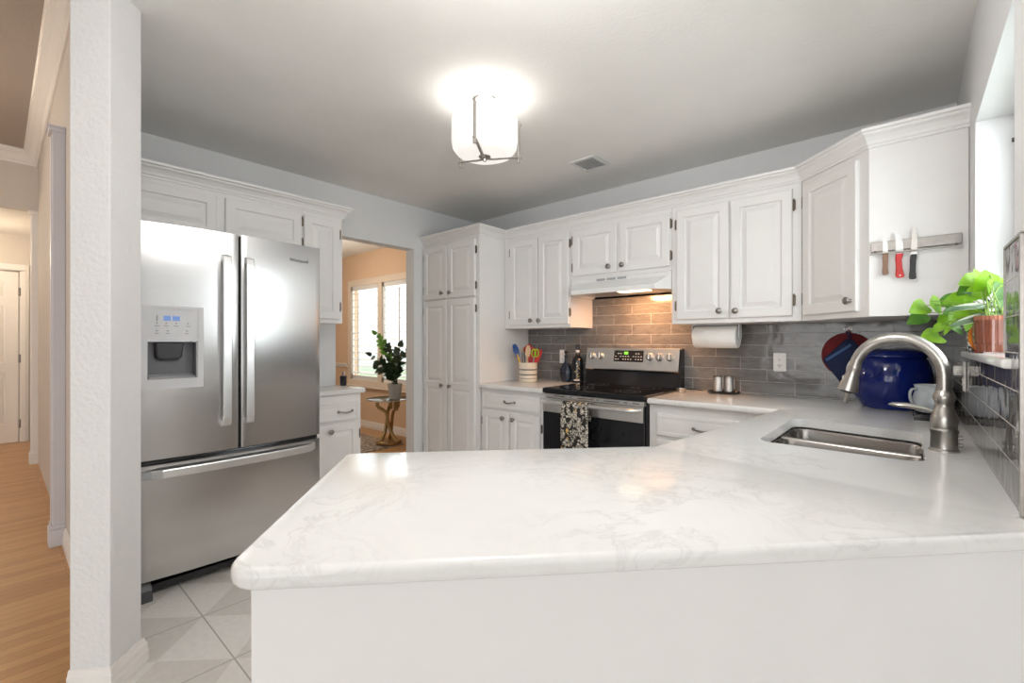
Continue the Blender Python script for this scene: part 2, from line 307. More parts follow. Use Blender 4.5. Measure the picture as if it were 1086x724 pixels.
# ------------------------------------------------------------------ mesh helpers
class MB:
    def __init__(s): s.v = []; s.f = []
    def add(s, vs, fs):
        b = len(s.v); s.v += [tuple(p) for p in vs]; s.f += [tuple(i + b for i in f) for f in fs]; return s
    def box(s, x0, x1, y0, y1, z0, z1):
        x0, x1 = min(x0, x1), max(x0, x1); y0, y1 = min(y0, y1), max(y0, y1); z0, z1 = min(z0, z1), max(z0, z1)
        return s.add([(x0, y0, z0), (x1, y0, z0), (x1, y1, z0), (x0, y1, z0), (x0, y0, z1), (x1, y0, z1), (x1, y1, z1), (x0, y1, z1)],
                     [(0, 3, 2, 1), (4, 5, 6, 7), (0, 1, 5, 4), (1, 2, 6, 5), (2, 3, 7, 6), (3, 0, 4, 7)])
    def loft(s, rings, closed=True, cap=(True, True)):
        n = len(rings[0]); b = len(s.v)
        for r in rings: s.v += [tuple(p) for p in r]
        for k in range(len(rings) - 1):
            for i in range(n if closed else n - 1):
                j = (i + 1) % n
                s.f.append((b + k * n + i, b + k * n + j, b + (k + 1) * n + j, b + (k + 1) * n + i))
        if closed and cap[0]: s.f.append(tuple(b + i for i in reversed(range(n))))
        if closed and cap[1]: s.f.append(tuple(b + (len(rings) - 1) * n + i for i in range(n)))
        return s
    def prism(s, poly, z0, z1):
        return s.loft([[(x, y, z0) for x, y in poly], [(x, y, z1) for x, y in poly]])
    def lathe(s, prof, c=(0, 0, 0), n=28, axis='z', cap=(True, True), sq=1.0):
        rings = []
        for r, h in prof:
            R = []
            for i in range(n):
                a = 2 * pi * i / n; p, q = r * cos(a), r * sin(a) * sq
                if axis == 'z': R.append((c[0] + p, c[1] + q, c[2] + h))
                elif axis == 'y': R.append((c[0] + p, c[1] + h, c[2] + q))
                else: R.append((c[0] + h, c[1] + p, c[2] + q))
            rings.append(R)
        return s.loft(rings, True, cap)
    def tube(s, pts, r, n=10, cap=(True, True), flat=1.0, up=None):
        pts = [Vector(p) for p in pts]; rr = r if isinstance(r, (list, tuple)) else [r] * len(pts)
        rings = []; prev = None
        for i, p in enumerate(pts):
            t = (pts[min(i + 1, len(pts) - 1)] - pts[max(i - 1, 0)]).normalized()
            if prev is None:
                ref = Vector(up) if up else (Vector((0, 0, 1)) if abs(t.z) < 0.9 else Vector((1, 0, 0)))
                a = t.cross(ref).normalized()
            else:
                a = (prev - t * prev.dot(t)).normalized()
            prev = a; b = t.cross(a)
            rings.append([p + a * (rr[i] * cos(2 * pi * k / n)) + b * (rr[i] * flat * sin(2 * pi * k / n)) for k in range(n)])
        return s.loft(rings, True, cap)
    def xf(s, Mx, start=0):
        s.v = s.v[:start] + [tuple(Mx @ Vector(p)) for p in s.v[start:]]; return s

def arc(p0, p1, p2, n=10):
    p0, p1, p2 = Vector(p0), Vector(p1), Vector(p2)
    return [p0 * (1 - t) ** 2 + p1 * 2 * t * (1 - t) + p2 * t * t for t in [i / n for i in range(n + 1)]]
def smooth_path(P, k=6):
    P = [Vector(p) for p in P]; out = []
    for i in range(len(P) - 1):
        a, b, c, d = P[max(i - 1, 0)], P[i], P[i + 1], P[min(i + 2, len(P) - 1)]
        for j in range(k):
            t = j / k
            out.append(0.5 * ((2 * b) + (c - a) * t + (2 * a - 5 * b + 4 * c - d) * t * t + (3 * b - a - 3 * c + d) * t ** 3))
    out.append(P[-1]); return out

def root_loc(p):
    v = Vector((0, 0, 0))
    while p is not None: v += p.location; p = p.parent
    return v
def obj(name, mb, m, parent=None, world=True, bevel=0.0, smooth=False, seg=2, solid=0.0):
    me = bpy.data.meshes.new(name)
    off = root_loc(parent) if (parent is not None and world) else Vector((0, 0, 0))
    me.from_pydata([tuple(Vector(p) - off) for p in mb.v], [], mb.f)
    bm = bmesh.new(); bm.from_mesh(me); bmesh.ops.remove_doubles(bm, verts=bm.verts, dist=1e-6)
    bmesh.ops.recalc_face_normals(bm, faces=bm.faces); bm.to_mesh(me); bm.free()
    me.materials.append(M[m] if isinstance(m, str) else m)
    if smooth:
        for p in me.polygons: p.use_smooth = True
        me.set_sharp_from_angle(angle=radians(38))
    o = bpy.data.objects.new(name, me); COL.objects.link(o)
    if parent is not None: o.parent = parent
    if bevel:
        b = o.modifiers.new('bevel', 'BEVEL'); b.width = bevel; b.segments = seg; b.limit_method = 'ANGLE'; b.angle_limit = radians(40)
    if solid:
        b = o.modifiers.new('solid', 'SOLIDIFY'); b.thickness = solid; b.offset = 0
    return o
def tag(o, label, cat, group=None):
    o['label'] = label; o['category'] = cat
    if group: o['group'] = group
    return o
def thing(name, label, cat, loc=(0, 0, 0), rotz=0.0, group=None):
    o = bpy.data.objects.new(name, None); COL.objects.link(o); o.empty_display_size = 0.05
    o.location = loc; o.rotation_euler = (0, 0, rotz)
    return tag(o, label, cat, group)
def struct(name, mb, m, parent=None, **kw):
    o = obj(name, mb, m, parent, **kw)
    if parent is None: o['kind'] = 'structure'
    return o
def dup(root, loc=None, rotz=None, label=None):
    r = root.copy(); COL.objects.link(r)
    if loc is not None: r.location = loc
    if rotz is not None: r.rotation_euler = (0, 0, rotz)
    if label: r['label'] = label
    for ch in list(root.children):
        c = ch.copy(); COL.objects.link(c); c.parent = r
        for g in list(ch.children):
            d = g.copy(); COL.objects.link(d); d.parent = c
    return r

def offset_loop(P, d):
    """inward offset of a counter-clockwise 2-D loop"""
    n = len(P); out = []
    for i in range(n):
        a, b, c = Vector(P[i - 1]), Vector(P[i]), Vector(P[(i + 1) % n])
        e1 = (b - a).normalized(); e2 = (c - b).normalized()
        n1 = Vector((-e1.y, e1.x)); n2 = Vector((-e2.y, e2.x)); k = n1 + n2
        k = k / max(0.3, (1 + n1.dot(n2)))
        out.append((b.x + k.x * d, b.y + k.y * d))
    return out
def fillet(P, R, n=6):
    """round the corners of a 2-D loop; R is one radius or a list"""
    out = []; L = len(P)
    for i in range(L):
        r = R[i] if isinstance(R, (list, tuple)) else R
        b = Vector(P[i])
        if r <= 0: out.append((b.x, b.y)); continue
        a, c = Vector(P[i - 1]), Vector(P[(i + 1) % L])
        u, w = (a - b).normalized(), (c - b).normalized()
        ang = u.angle(w); t = r / math.tan(ang / 2)
        p, q = b + u * t, b + w * t; ctr = b + (u + w).normalized() * (r / sin(ang / 2))
        a0 = math.atan2(p.y - ctr.y, p.x - ctr.x); a1 = math.atan2(q.y - ctr.y, q.x - ctr.x)
        da = (a1 - a0 + pi) % (2 * pi) - pi
        for k in range(n + 1):
            th = a0 + da * k / n; out.append((ctr.x + r * cos(th), ctr.y + r * sin(th)))
    return out
def slab(loop, z1, t, r, holes=()):
    """flat slab with rounded edge; loop counter-clockwise"""
    mb = MB(); rings = []
    prof = [(r * (1 - sin(a)), -r * (1 - cos(a))) for a in [0, pi / 8, pi / 4, 3 * pi / 8, pi / 2]]
    for o, dz in prof: rings.append([(x, y, z1 + dz) for x, y in offset_loop(loop, o)])
    for o, dz in reversed(prof): rings.append([(x, y, z1 - t - dz) for x, y in offset_loop(loop, o)])
    mb.loft(rings, True, (False, False))
    for h in holes: mb.loft([[(x, y, z1) for x, y in h], [(x, y, z1 - t) for x, y in h]], True, (False, False))
    inner = offset_loop(loop, r)
    for z in (z1, z1 - t):
        bm = bmesh.new(); ed = []
        for L in [inner] + list(holes):
            vs = [bm.verts.new((x, y, z)) for x, y in L]
            ed += [bm.edges.new((vs[i], vs[(i + 1) % len(vs)])) for i in range(len(vs))]
        bmesh.ops.triangle_fill(bm, edges=ed, use_beauty=True)
        bm.verts.index_update()
        mb.add([tuple(v.co) for v in bm.verts], [tuple(v.index for v in f.verts) for f in bm.faces]); bm.free()
    return mb
def sweep(path, prof, closed=False):
    """profile (out, z) swept along a 2-D path; 'out' is to the right of travel"""
    mb = MB(); n = len(path); P = [Vector(p) for p in path]; rings = []
    for i in range(n):
        if i == 0: d1 = d2 = (P[1] - P[0]).normalized()
        elif i == n - 1: d1 = d2 = (P[-1] - P[-2]).normalized()
        else: d1 = (P[i] - P[i - 1]).normalized(); d2 = (P[i + 1] - P[i]).normalized()
        n1 = Vector((d1.y, -d1.x)); n2 = Vector((d2.y, -d2.x)); k = (n1 + n2) / (1 + n1.dot(n2))
        rings.append([(P[i].x + k.x * o, P[i].y + k.y * o, z) for o, z in prof])
    return mb.loft(rings, True)
# ------------------------------------------------------------------ the room shell
W = 3.5697; DW = 3.592; HC = 2.4423; HH = 3.06; PANG = radians(46.94)
U = Vector((cos(PANG), sin(PANG))); V = Vector((-sin(PANG), cos(PANG)))
YK, YH = -2.92, -3.005                       # kitchen and hall faces of the stub wall
fl = MB().prism([(-0.06, 0.12), (-0.06, YK - 0.05), (1.27, YK - 0.05), (1.27, -9.8), (6.2, -9.8), (6.2, -1.86), (3.76, -1.86), (3.76, 0.12)], -0.05, 0.0)
struct('floor', fl, 'floortile')
wf = MB().prism([(-5.2, -9.8), (1.27, -9.8), (1.27, YK - 0.05), (-0.06, YK - 0.05), (-0.06, 0.3), (-5.2, 0.3)], -0.05, 0.0)
struct('floor_wood', wf, 'oak')
struct('ceiling', MB().prism([(-0.06, 0.12), (-0.06, YK - 0.06), (1.30, YK - 0.06), (1.30, -9.8), (6.2, -9.8), (6.2, -1.86), (3.76, -1.86), (3.76, 0.12)], HC, HC + 0.08), 'ceil')
struct('wall_back', MB().box(-0.12, 3.78, 0, 0.12, 0, HC), 'wall')
wl = MB().box(-0.12, 0, -0.758, 0, 0, HC).box(-0.12, 0, -1.51, -0.758, 2.05, HC).box(-0.12, 0, YK, -1.51, 0, HC)
struct('wall_left', wl, 'wall')
WY0, WY1, WZ0, WZ1 = -1.68, -0.85, 1.150, 2.03      # kitchen window opening
TY = -1.745
YE = -1.955                                            # end of the right wall
wr = MB().box(DW, 3.76, WY1, 0, 0, HC).box(DW, 3.76, YE, WY0, 0, HC).box(DW, 3.76, WY0, WY1, 0, WZ0 - 0.03).box(DW, 3.76, WY0, WY1, WZ1, HC)
struct('wall_right', wr, 'wall')
struct('wall_rear', MB().box(-5.2, 6.3, -9.9, -9.8, 0, HH), 'wall')
struct('wall_breakfast_right', MB().box(6.2, 6.3, -9.8, -1.86, 0, HC), 'wall')
struct('wall_breakfast_back', MB().box(3.76, 6.2, YE, -1.86, 0, HC), 'wall')
# stub wall between kitchen and hall with its 45-degree end post
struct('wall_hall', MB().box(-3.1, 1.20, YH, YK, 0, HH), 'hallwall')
struct('wall_kitchen_left', MB().box(0.0, 1.19, YK, YK + 0.006, 0, HC), 'wall')
pB = Vector((1.343, -3.02)); pA = pB - U * 0.128; pC = pB + V * 0.150; pD = pA + V * 0.150
post = MB().prism(fillet([tuple(pA), tuple(pB), tuple(pC), tuple(pD)], 0.004, 3), 0, HC)
struct('wall_post', post, 'post')
struct('wall_beam', MB().box(1.24, 1.36, -9.8, -3.12, HC, HH), 'hallwall')
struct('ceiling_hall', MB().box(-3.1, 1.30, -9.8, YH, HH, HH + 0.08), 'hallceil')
struct('wall_header', MB().box(-3.16, -3.1, -9.8, YH + 0.02, 2.49, HH), 'hallwall')
struct('ceiling_vestibule', MB().box(-4.9, -3.16, -9.8, -2.8, 2.49, 2.55), 'ceil')
hb = MB().box(-4.72, -4.64, -9.8, -3.905, 0, 2.49).box(-4.72, -4.64, -3.101, -2.8, 0, 2.49).box(-4.72, -4.64, -3.905, -3.101, 2.032, 2.49)
struct('wall_vestibule', hb, 'hallwall')
struct('wall_vestibule_side', MB().box(-4.64, -3.1, -2.955, -2.86, 0, 2.49), 'hallwall')
# dining room beyond the doorway
struct('ceiling_dining', MB().box(-4.6, -0.12, YK, 0.3, 2.46, 2.52), 'ceil')
DX0, DX1, DZ0, DZ1 = -2.72, -1.20, 0.66, 2.0
wd = MB().box(-4.6, DX0, 0.15, 0.25, 0, 2.46).box(DX1, -0.06, 0.15, 0.25, 0, 2.46).box(DX0, DX1, 0.15, 0.25, 0, DZ0).box(DX0, DX1, 0.15, 0.25, DZ1, 2.46)
struct('wall_dining', wd, 'tan')
struct('wall_dining_left', MB().box(-4.6, -4.5, YK, 0.15, 0, 2.46), 'tan')

# baseboards
BB = [(0, 0), (0.016, 0), (0.016, 0.045), (0.013, 0.05), (0.013, 0.075), (0.009, 0.08), (0.006, 0.098), (0, 0.1)]
BBs = [(o, z * 0.9) for o, z in BB]
struct('baseboard_post', sweep([tuple(pA), tuple(pB), tuple(pC), tuple(pC - U * 0.1)], BBs), 'trim')
struct('baseboard_hall', sweep([(-0.36, YH), (1.22, YH)], BB), 'trim')
struct('baseboard_dining', sweep([(-4.5, 0.15), (-0.12, 0.15)], BB), 'trim')
struct('baseboard_vestibule', sweep([(-4.64, -2.955), (-3.18, -2.955)], BB), 'trim')
struct('baseboard_left', sweep([(0, -0.758), (0, -0.646)], BB), 'trim')
# hall crown, cased-opening pilasters
HCR = [(0, HH - 0.125), (0.012, HH - 0.125), (0.016, HH - 0.105), (0.03, HH - 0.095), (0.06, HH - 0.05), (0.085, HH - 0.03), (0.088, HH - 0.012), (0.10, HH - 0.008), (0.10, HH), (0, HH)]
struct('trim_1', sweep([(-3.1, -9.8), (-3.1, YH), (1.24, YH)], HCR), 'trim')
def pilaster(n, x, y, w, d, h, m):
    mb = MB().box(x - w / 2, x + w / 2, y - d, y, 0, h)
    mb.box(x - w / 2 + 0.02, x + w / 2 - 0.02, y - d - 0.006, y, 0.13, h - 0.05)
    mb.box(x - w / 2 - 0.012, x + w / 2 + 0.012, y - d - 0.016, y, 0, 0.10).box(x - w / 2 - 0.007, x + w / 2 + 0.007, y - d - 0.010, y, 0.10, 0.125)
    mb.box(x - w / 2 - 0.012, x + w / 2 + 0.012, y - d - 0.016, y, h - 0.035, h).box(x - w / 2 - 0.02, x + w / 2 + 0.02, y - d - 0.024, y, h - 0.012, h)
    struct('trim_%d' % n, mb, m, bevel=0.003)
pilaster(2, -0.43, YH, 0.11, 0.055, 2.475, 'lilac')
pilaster(3, -3.13, YH + 0.03, 0.10, 0.075, 2.49, 'trim')
# vestibule door
def panel_slab(w, h, t, cells, rd=0.010, inset=0.012):
    """door slab, front towards -y, with raised panels; origin lower left, back at y=0"""
    mb = MB()
    e = 0.007
    mb.loft([[(0, 0, 0), (w, 0, 0), (w, 0, h), (0, 0, h)], [(0, -t + 0.006, 0), (w, -t + 0.006, 0), (w, -t + 0.006, h), (0, -t + 0.006, h)],
             [(e * .5, -t + 0.001, e * .5), (w - e * .5, -t + 0.001, e * .5), (w - e * .5, -t + 0.001, h - e * .5), (e * .5, -t + 0.001, h - e * .5)],
             [(e, -t, e), (w - e, -t, e), (w - e, -t, h - e), (e, -t, h - e)]], True, (True, False))
    xs = sorted({e, w - e} | {c[0] for c in cells} | {c[1] for c in cells}); zs = sorted({e, h - e} | {c[2] for c in cells} | {c[3] for c in cells})
    for i in range(len(xs) - 1):
        for j in range(len(zs) - 1):
            cx, cz = (xs[i] + xs[i + 1]) / 2, (zs[j] + zs[j + 1]) / 2
            if any(c[0] < cx < c[1] and c[2] < cz < c[3] for c in cells): continue
            mb.add([(xs[i], -t, zs[j]), (xs[i + 1], -t, zs[j]), (xs[i + 1], -t, zs[j + 1]), (xs[i], -t, zs[j + 1])], [(0, 1, 2, 3)])
    for x0, x1, z0, z1 in cells:
        rings = []
        for o, d in ((0, 0), (0.003, rd * .8), (0.006, rd), (inset, rd), (inset + 0.026, 0.0015), (inset + 0.028, 0.0015)):
            y = -t + d; rings.append([(x0 + o, y, z0 + o), (x1 - o, y, z0 + o), (x1 - o, y, z1 - o), (x0 + o, y, z1 - o)])
        mb.loft(rings, True, (False, True))
    return mb
vd = bpy.data.objects.new('door_1', None); COL.objects.link(vd); vd.location = (-4.655, -3.90, 0.002); vd.rotation_euler = (0, 0, pi / 2); vd['kind'] = 'structure'
w_, h_ = 0.80, 2.03
cells = []
for x0, x1 in ((0.11, 0.365), (0.435, 0.69)):
    for z0, z1 in ((0.22, 0.83), (0.95, 1.62), (1.73, 1.92)): cells.append((x0, x1, z0, z1))
struct('door_slab', panel_slab(w_, h_, 0.036, cells), 'trim', vd, world=False)
for z in (0.22, 1.0, 1.8):
    struct('door_hinge', MB().lathe([(0.007, -0.05), (0.007, 0.05)], (w_ + 0.006, -0.038, z), 10).box(w_ - 0.004, w_ + 0.018, -0.037, -0.030, z - 0.05, z + 0.05), 'darknickel', vd, world=False)
kn = MB().lathe([(0.03, 0), (0.03, -0.006), (0.011, -0.01), (0.011, -0.03), (0.026, -0.04), (0.028, -0.055), (0.018, -0.066), (0.0, -0.068)], (0.065, -0.036, 0.95), 18, 'y')
struct('door_knob', kn, 'darknickel', vd, world=False, smooth=True)
cs = [(0, 0), (0.0, 0.0)]
cas = MB()
for y0, y1, z0, z1 in ((-3.095, -3.02, 0, 2.05), (-4.0, -3.91, 0, 2.05), (-4.0, -3.02, 2.05, 2.13)):
    cas.box(-4.64, -4.622, y0, y1, z0, z1); cas.box(-4.625, -4.614, y0 + 0.012, y1 - 0.02, z0 + (0.012 if z0 > 1 else 0), z1)
struct('trim_4', cas, 'trim', bevel=0.003)
# dining window with plantation shutters
win = bpy.data.objects.new('window_1', None); COL.objects.link(win); win.location = (DX0, 0.15, DZ0); win['kind'] = 'structure'
ww, wh = DX1 - DX0, DZ1 - DZ0
fr = MB()
fr.box(-0.075, 0.0, -0.02, 0.02, -0.075, wh + 0.085).box(ww, ww + 0.075, -0.02, 0.02, -0.075, wh + 0.085)
fr.box(0, ww, -0.02, 0.02, wh, wh + 0.085).box(0, ww, -0.02, 0.02, -0.075, 0)
fr.box(ww / 2 - 0.045, ww / 2 + 0.045, -0.022, 0.03, 0, wh).box(-0.10, ww + 0.10, -0.05, 0.0, -0.10, -0.075)
cream = mat('shutter_paint', (0.80, 0.68, 0.56), 0.4, var=0.01)
shut = mat('louver_paint', (0.82, 0.80, 0.77), 0.4, var=0.01)
M['shutframe'] = cream; M['louver'] = shut
struct('window_frame', fr, 'shutframe', win, world=False, bevel=0.004)
struct('window_pane', MB().box(0, ww, 0.06, 0.064, 0, wh), 'pane', win, world=False)
for k in range(2):
    x0 = 0.0 if k == 0 else ww / 2 + 0.045; x1 = ww / 2 - 0.045 if k == 0 else ww
    s = MB().box(x0, x0 + 0.035, -0.005, 0.025, 0, wh).box(x1 - 0.035, x1, -0.005, 0.025, 0, wh).box(x0, x1, -0.005, 0.025, 0, 0.06).box(x0, x1, -0.005, 0.025, wh - 0.06, wh)
    xm = x0 + (x1 - x0) * (0.36 if k == 0 else 0.62)
    s.box(xm - 0.008, xm + 0.008, -0.05, -0.035, 0.1, wh - 0.1)
    struct('shutter_frame', s, 'louver', win, world=False, bevel=0.003)
    nl = 13
    lv = MB()
    for i in range(nl):
        z = 0.06 + (wh - 0.12) * (i + 0.5) / nl; a = radians(14)
        st = len(lv.v); lv.loft([[(xx, -0.042, 0), (xx, -0.01, 0.005), (xx, 0.02, 0.005), (xx, 0.042, 0), (xx, 0.02, -0.005), (xx, -0.01, -0.005)] for xx in (x0 + 0.036, x1 - 0.036)])
        lv.xf(Matrix.Translation((0, 0.008, z)) @ Matrix.Rotation(a, 4, 'X'), st)
    struct('louvers', lv, 'louver', win, world=False)
# wainscot cap in the dining room
struct('trim_5', MB().box(-4.5, DX0 - 0.10, 0.125, 0.15, 0.83, 0.88).box(-4.5, DX0 - 0.10, 0.115, 0.15, 0.865, 0.88), 'trim', bevel=0.003)
# kitchen window
kw = bpy.data.objects.new('window_2', None); COL.objects.link(kw); kw.location = (3.69, (WY0 + WY1) / 2, WZ0); kw['kind'] = 'structure'
f2 = MB(); hw = (WY1 - WY0) / 2; hh_ = WZ1 - WZ0
f2.box(0, 0.05, -hw, -hw + 0.04, 0, hh_).box(0, 0.05, hw - 0.04, hw, 0, hh_).box(0, 0.05, -hw + 0.04, hw - 0.04, 0, 0.04).box(0, 0.05, -hw + 0.04, hw - 0.04, hh_ - 0.04, hh_).box(0.005, 0.045, -hw + 0.04, hw - 0.04, hh_ / 2 - 0.018, hh_ / 2 + 0.018)
struct('window_frame', f2, 'white', kw, world=False, bevel=0.003)
struct('window_pane', MB().box(0.024, 0.028, -hw + 0.04, hw - 0.04, 0.04, hh_ - 0.04), 'pane', kw, world=False)
struct('window_latch', MB().lathe([(0.008, -0.008), (0.008, 0.0)], (0.0, hw - 0.02, hh_ - 0.10), 12, 'x'), 'black', kw, world=False)
# sill of the kitchen window
sl = fillet([(3.69, WY1 - 0.004), (DW - 0.004, WY1 - 0.004), (DW - 0.004, -0.80), (3.555, -0.80), (3.555, -1.83), (DW - 0.004, -1.83), (DW - 0.004, WY0 + 0.004), (3.69, WY0 + 0.004)], [0, 0, 0, 0.012, 0.014, 0, 0, 0], 5)
struct('trim_6', slab(sl, 1.168, 0.022, 0.007), 'quartz', smooth=True)
# tiled backsplashes
bs = MB().box(0.742, W, -0.012, 0, CZ - 0.0, 1.33).box(1.43, 2.226, -0.012, 0, 1.33, 1.70)
struct('trim_7', bs, 'tileB')
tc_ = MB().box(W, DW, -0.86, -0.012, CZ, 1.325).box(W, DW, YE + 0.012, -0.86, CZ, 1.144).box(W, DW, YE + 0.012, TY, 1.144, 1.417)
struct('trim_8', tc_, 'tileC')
ed = MB().box(W - 0.003, DW, YE, YE + 0.012, CZ, 1.42).box(W - 0.002, DW, YE, TY + 0.004, 1.417, 1.423).box(W - 0.002, DW, TY, TY + 0.005, 1.182, 1.42)
struct('trim_9', ed, 'darknickel')
# crown on top of the wall cabinets
CP = [(-0.012, 2.088), (0.008, 2.088), (0.008, 2.099), (0.014, 2.104), (0.018, 2.116), (0.030, 2.132), (0.044, 2.141), (0.047, 2.149), (0.058, 2.152), (0.060, 2.165), (-0.012, 2.165)]
DCA, DCB = (2.959, -0.336), (3.267, -0.64)
struct('trim_10', sweep([(0.0, -0.645), (0.738, -0.645), (0.738, -0.336), DCA, DCB, (DW, -0.64)], CP), 'cab')
struct('trim_11', sweep([(0.33, YK + 0.01), (0.33, -1.631), (0.0, -1.631)], CP), 'cab')

# ------------------------------------------------------------------ cabinets
def knob_mb(x, y, z, s=1.12):
    return MB().lathe([(0.009 * s, 0), (0.007 * s, -0.004), (0.0055 * s, -0.012), (0.009 * s, -0.016), (0.0155 * s, -0.020), (0.0165 * s, -0.025), (0.012 * s, -0.030), (0.0, -0.032)], (x, y, z), 16, 'y')
def hinge_mb(x, y, z):
    return MB().lathe([(0.003, -0.034), (0.0055, -0.03), (0.0055, 0.03), (0.003, 0.034)], (x, y, z), 8).box(x - 0.009, x + 0.009, y + 0.002, y + 0.006, z - 0.026, z + 0.026)
def pull_mb(x, y, z, w=0.10):
    P = smooth_path([(x - w / 2, y, z), (x - w / 2 + 0.006, y - 0.018, z + 0.001), (x - w / 4, y - 0.026, z - 0.003), (x, y - 0.028, z - 0.006), (x + w / 4, y - 0.026, z - 0.003), (x + w / 2 - 0.006, y - 0.018, z + 0.001), (x + w / 2, y, z)], 5)
    n = len(P); mb = MB().tube(P, [0.0035 + 0.0028 * (1 - abs(2 * i / (n - 1) - 1)) for i in range(n)], 8)
    for sx in (-1, 1): mb.lathe([(0.011, 0), (0.010, -0.003), (0.005, -0.006)], (x + sx * w / 2, y, z), 12, 'y')
    return mb
DT = 0.019
def door(cab, x0, x1, z0, z1, yf, knob=None, hinge=None, split=None, st=0.052):
    """overlay door on the face at local y = -yf; knob (x, z), hinge side +1/-1"""
    w, h = x1 - x0, z1 - z0
    if split is None: cells = [(st, w - st, st, h - st)]
    else: cells = [(st, w - st, st, split[0] - z0), (st, w - st, split[1] - z0, h - st)]
    mb = panel_slab(w, h, DT, cells); mb.xf(Matrix.Translation((x0, -yf, z0)))
    d = obj('door', mb, 'cab', cab, world=False)
    if knob: obj('knob', knob_mb(knob[0], -yf - DT, knob[1]), 'darknickel', d, world=False, smooth=True)
    if hinge:
        for z in (z0 + min(0.09, h * 0.2), z1 - min(0.09, h * 0.2)):
            obj('hinge', hinge_mb((x1 + 0.006) if hinge > 0 else (x0 - 0.006), -yf - 0.008, z), 'bronze', d, world=False)
    return d
def drawer(cab, x0, x1, z0, z1, yf, pull=None):
    mb = panel_slab(x1 - x0, z1 - z0, DT, [(0.022, x1 - x0 - 0.022, 0.022, z1 - z0 - 0.022)], rd=0.003, inset=0.004); mb.xf(Matrix.Translation((x0, -yf, z0)))
    d = obj('drawer', mb, 'cab', cab, world=False)
    if pull: obj('handle', pull_mb(pull[0], -yf - DT, pull[1], 0.105), 'darknickel', d, world=False, smooth=True)
    return d
def carcass(cab, w, d, z0, z1, kick=None):
    mb = MB().box(0, w, -d, -0.001, z0, z1)
    c = obj('carcass', mb, 'cab', cab, world=False, bevel=0.0015)
    if kick: obj('toe_kick', MB().box(0.002, w - 0.002, -d + 0.075, -0.002, 0.0, z0), 'cab', cab, world=False)
    return c
G = 0.001
# pantry
c = thing('pantry_cabinet', 'tall white pantry cabinet between the doorway and the left counter', 'cabinet', (0.003, 0, 0))
carcass(c, 0.735, 0.645, 0.10, 2.09, True)
door(c, 0.012, 0.338, 1.585, 2.062, 0.645, (0.285, 1.635), -1); door(c, 0.352, 0.692, 1.585, 2.062, 0.645, (0.392, 1.632), 1)
door(c, 0.012, 0.338, 0.13, 1.572, 0.645, (0.285, 0.818), -1, (0.79, 0.845)); door(c, 0.352, 0.692, 0.13, 1.572, 0.645, (0.392, 0.816), 1, (0.79, 0.845))
# wall cabinets on the back wall
c = thing('wall_cabinet', 'white two-door wall cabinet right of the pantry, left of the range hood', 'cabinet', (0.742, -0.001, 1.317), 0, 'upper cabinets')
carcass(c, 0.686, 0.335, 0, 0.773)
door(c, 0.068, 0.372, 0.026, 0.742, 0.335, (0.312, 0.062), -1); door(c, 0.380, 0.678, 0.026, 0.742, 0.335, (0.398, 0.060), 1)
c = thing('wall_cabinet', 'short white two-door cabinet directly above the range hood', 'cabinet', (1.430, -0.001, 1.676), 0, 'upper cabinets')
carcass(c, 0.796, 0.335, 0, 0.414)
door(c, 0.026, 0.402, 0.028, 0.378, 0.335, (0.345, 0.072), -1); door(c, 0.424, 0.788, 0.028, 0.378, 0.335, (0.452, 0.072), 1)
c = thing('wall_cabinet', 'white two-door wall cabinet right of the hood, above the paper towel roll', 'cabinet', (2.228, -0.001, 1.32), 0, 'upper cabinets')
carcass(c, 0.730, 0.335, 0, 0.770)
door(c, 0.036, 0.356, 0.028, 0.738, 0.335, (0.305, 0.073), -1); door(c, 0.366, 0.688, 0.028, 0.738, 0.335, (0.398, 0.069), 1)
# diagonal corner cabinet
c = thing('corner_cabinet', 'white diagonal corner cabinet with one door, carrying the knife strip', 'cabinet', (3.27, -0.3, 1.32), 0, 'upper cabinets')
obj('carcass', MB().prism([(2.960, -0.001), (2.960, -0.336), DCB, (DW - 0.002, -0.64), (DW - 0.002, -0.001)], 1.32, 2.09), 'cab', c, bevel=0.0015)
ca = Vector((DCA[0], DCA[1])); cb = Vector(DCB); L = (cb - ca).length; ang = math.atan2(cb.y - ca.y, cb.x - ca.x)
mb = panel_slab(L - 0.075, 0.71, DT, [(0.052, L - 0.127, 0.052, 0.658)])
MX = Matrix.Translation((ca.x, ca.y, 0)) @ Matrix.Rotation(ang, 4, 'Z')
mb.xf(MX @ Matrix.Translation((0.024, 0, 1.348)))
d = obj('door', mb, 'cab', c)
obj('knob', knob_mb(L - 0.085, -DT, 1.40).xf(MX), 'darknickel', d, smooth=True)
for z in (1.44, 1.97): obj('hinge', hinge_mb(0.017, -0.008, z).xf(MX), 'bronze', d)
# cabinets over and beside the refrigerator (left wall)
R90 = pi / 2
c = thing('wall_cabinet', 'white cabinet above the refrigerator with two wide doors', 'cabinet', (0.001, -2.91, 1.80), R90, 'upper cabinets')
carcass(c, 0.988, 0.329, 0, 0.29)
door(c, 0.020, 0.488, 0.02, 0.262, 0.329, None, -1); door(c, 0.532, 0.982, 0.02, 0.262, 0.329, None, 1)
c = thing('wall_cabinet', 'narrow white one-door wall cabinet between the refrigerator and the doorway', 'cabinet', (0.001, -1.920, 1.335), R90, 'upper cabinets')
carcass(c, 0.289, 0.329, 0, 0.755)
door(c, 0.008, 0.262, 0.028, 0.727, 0.329, None, 1)
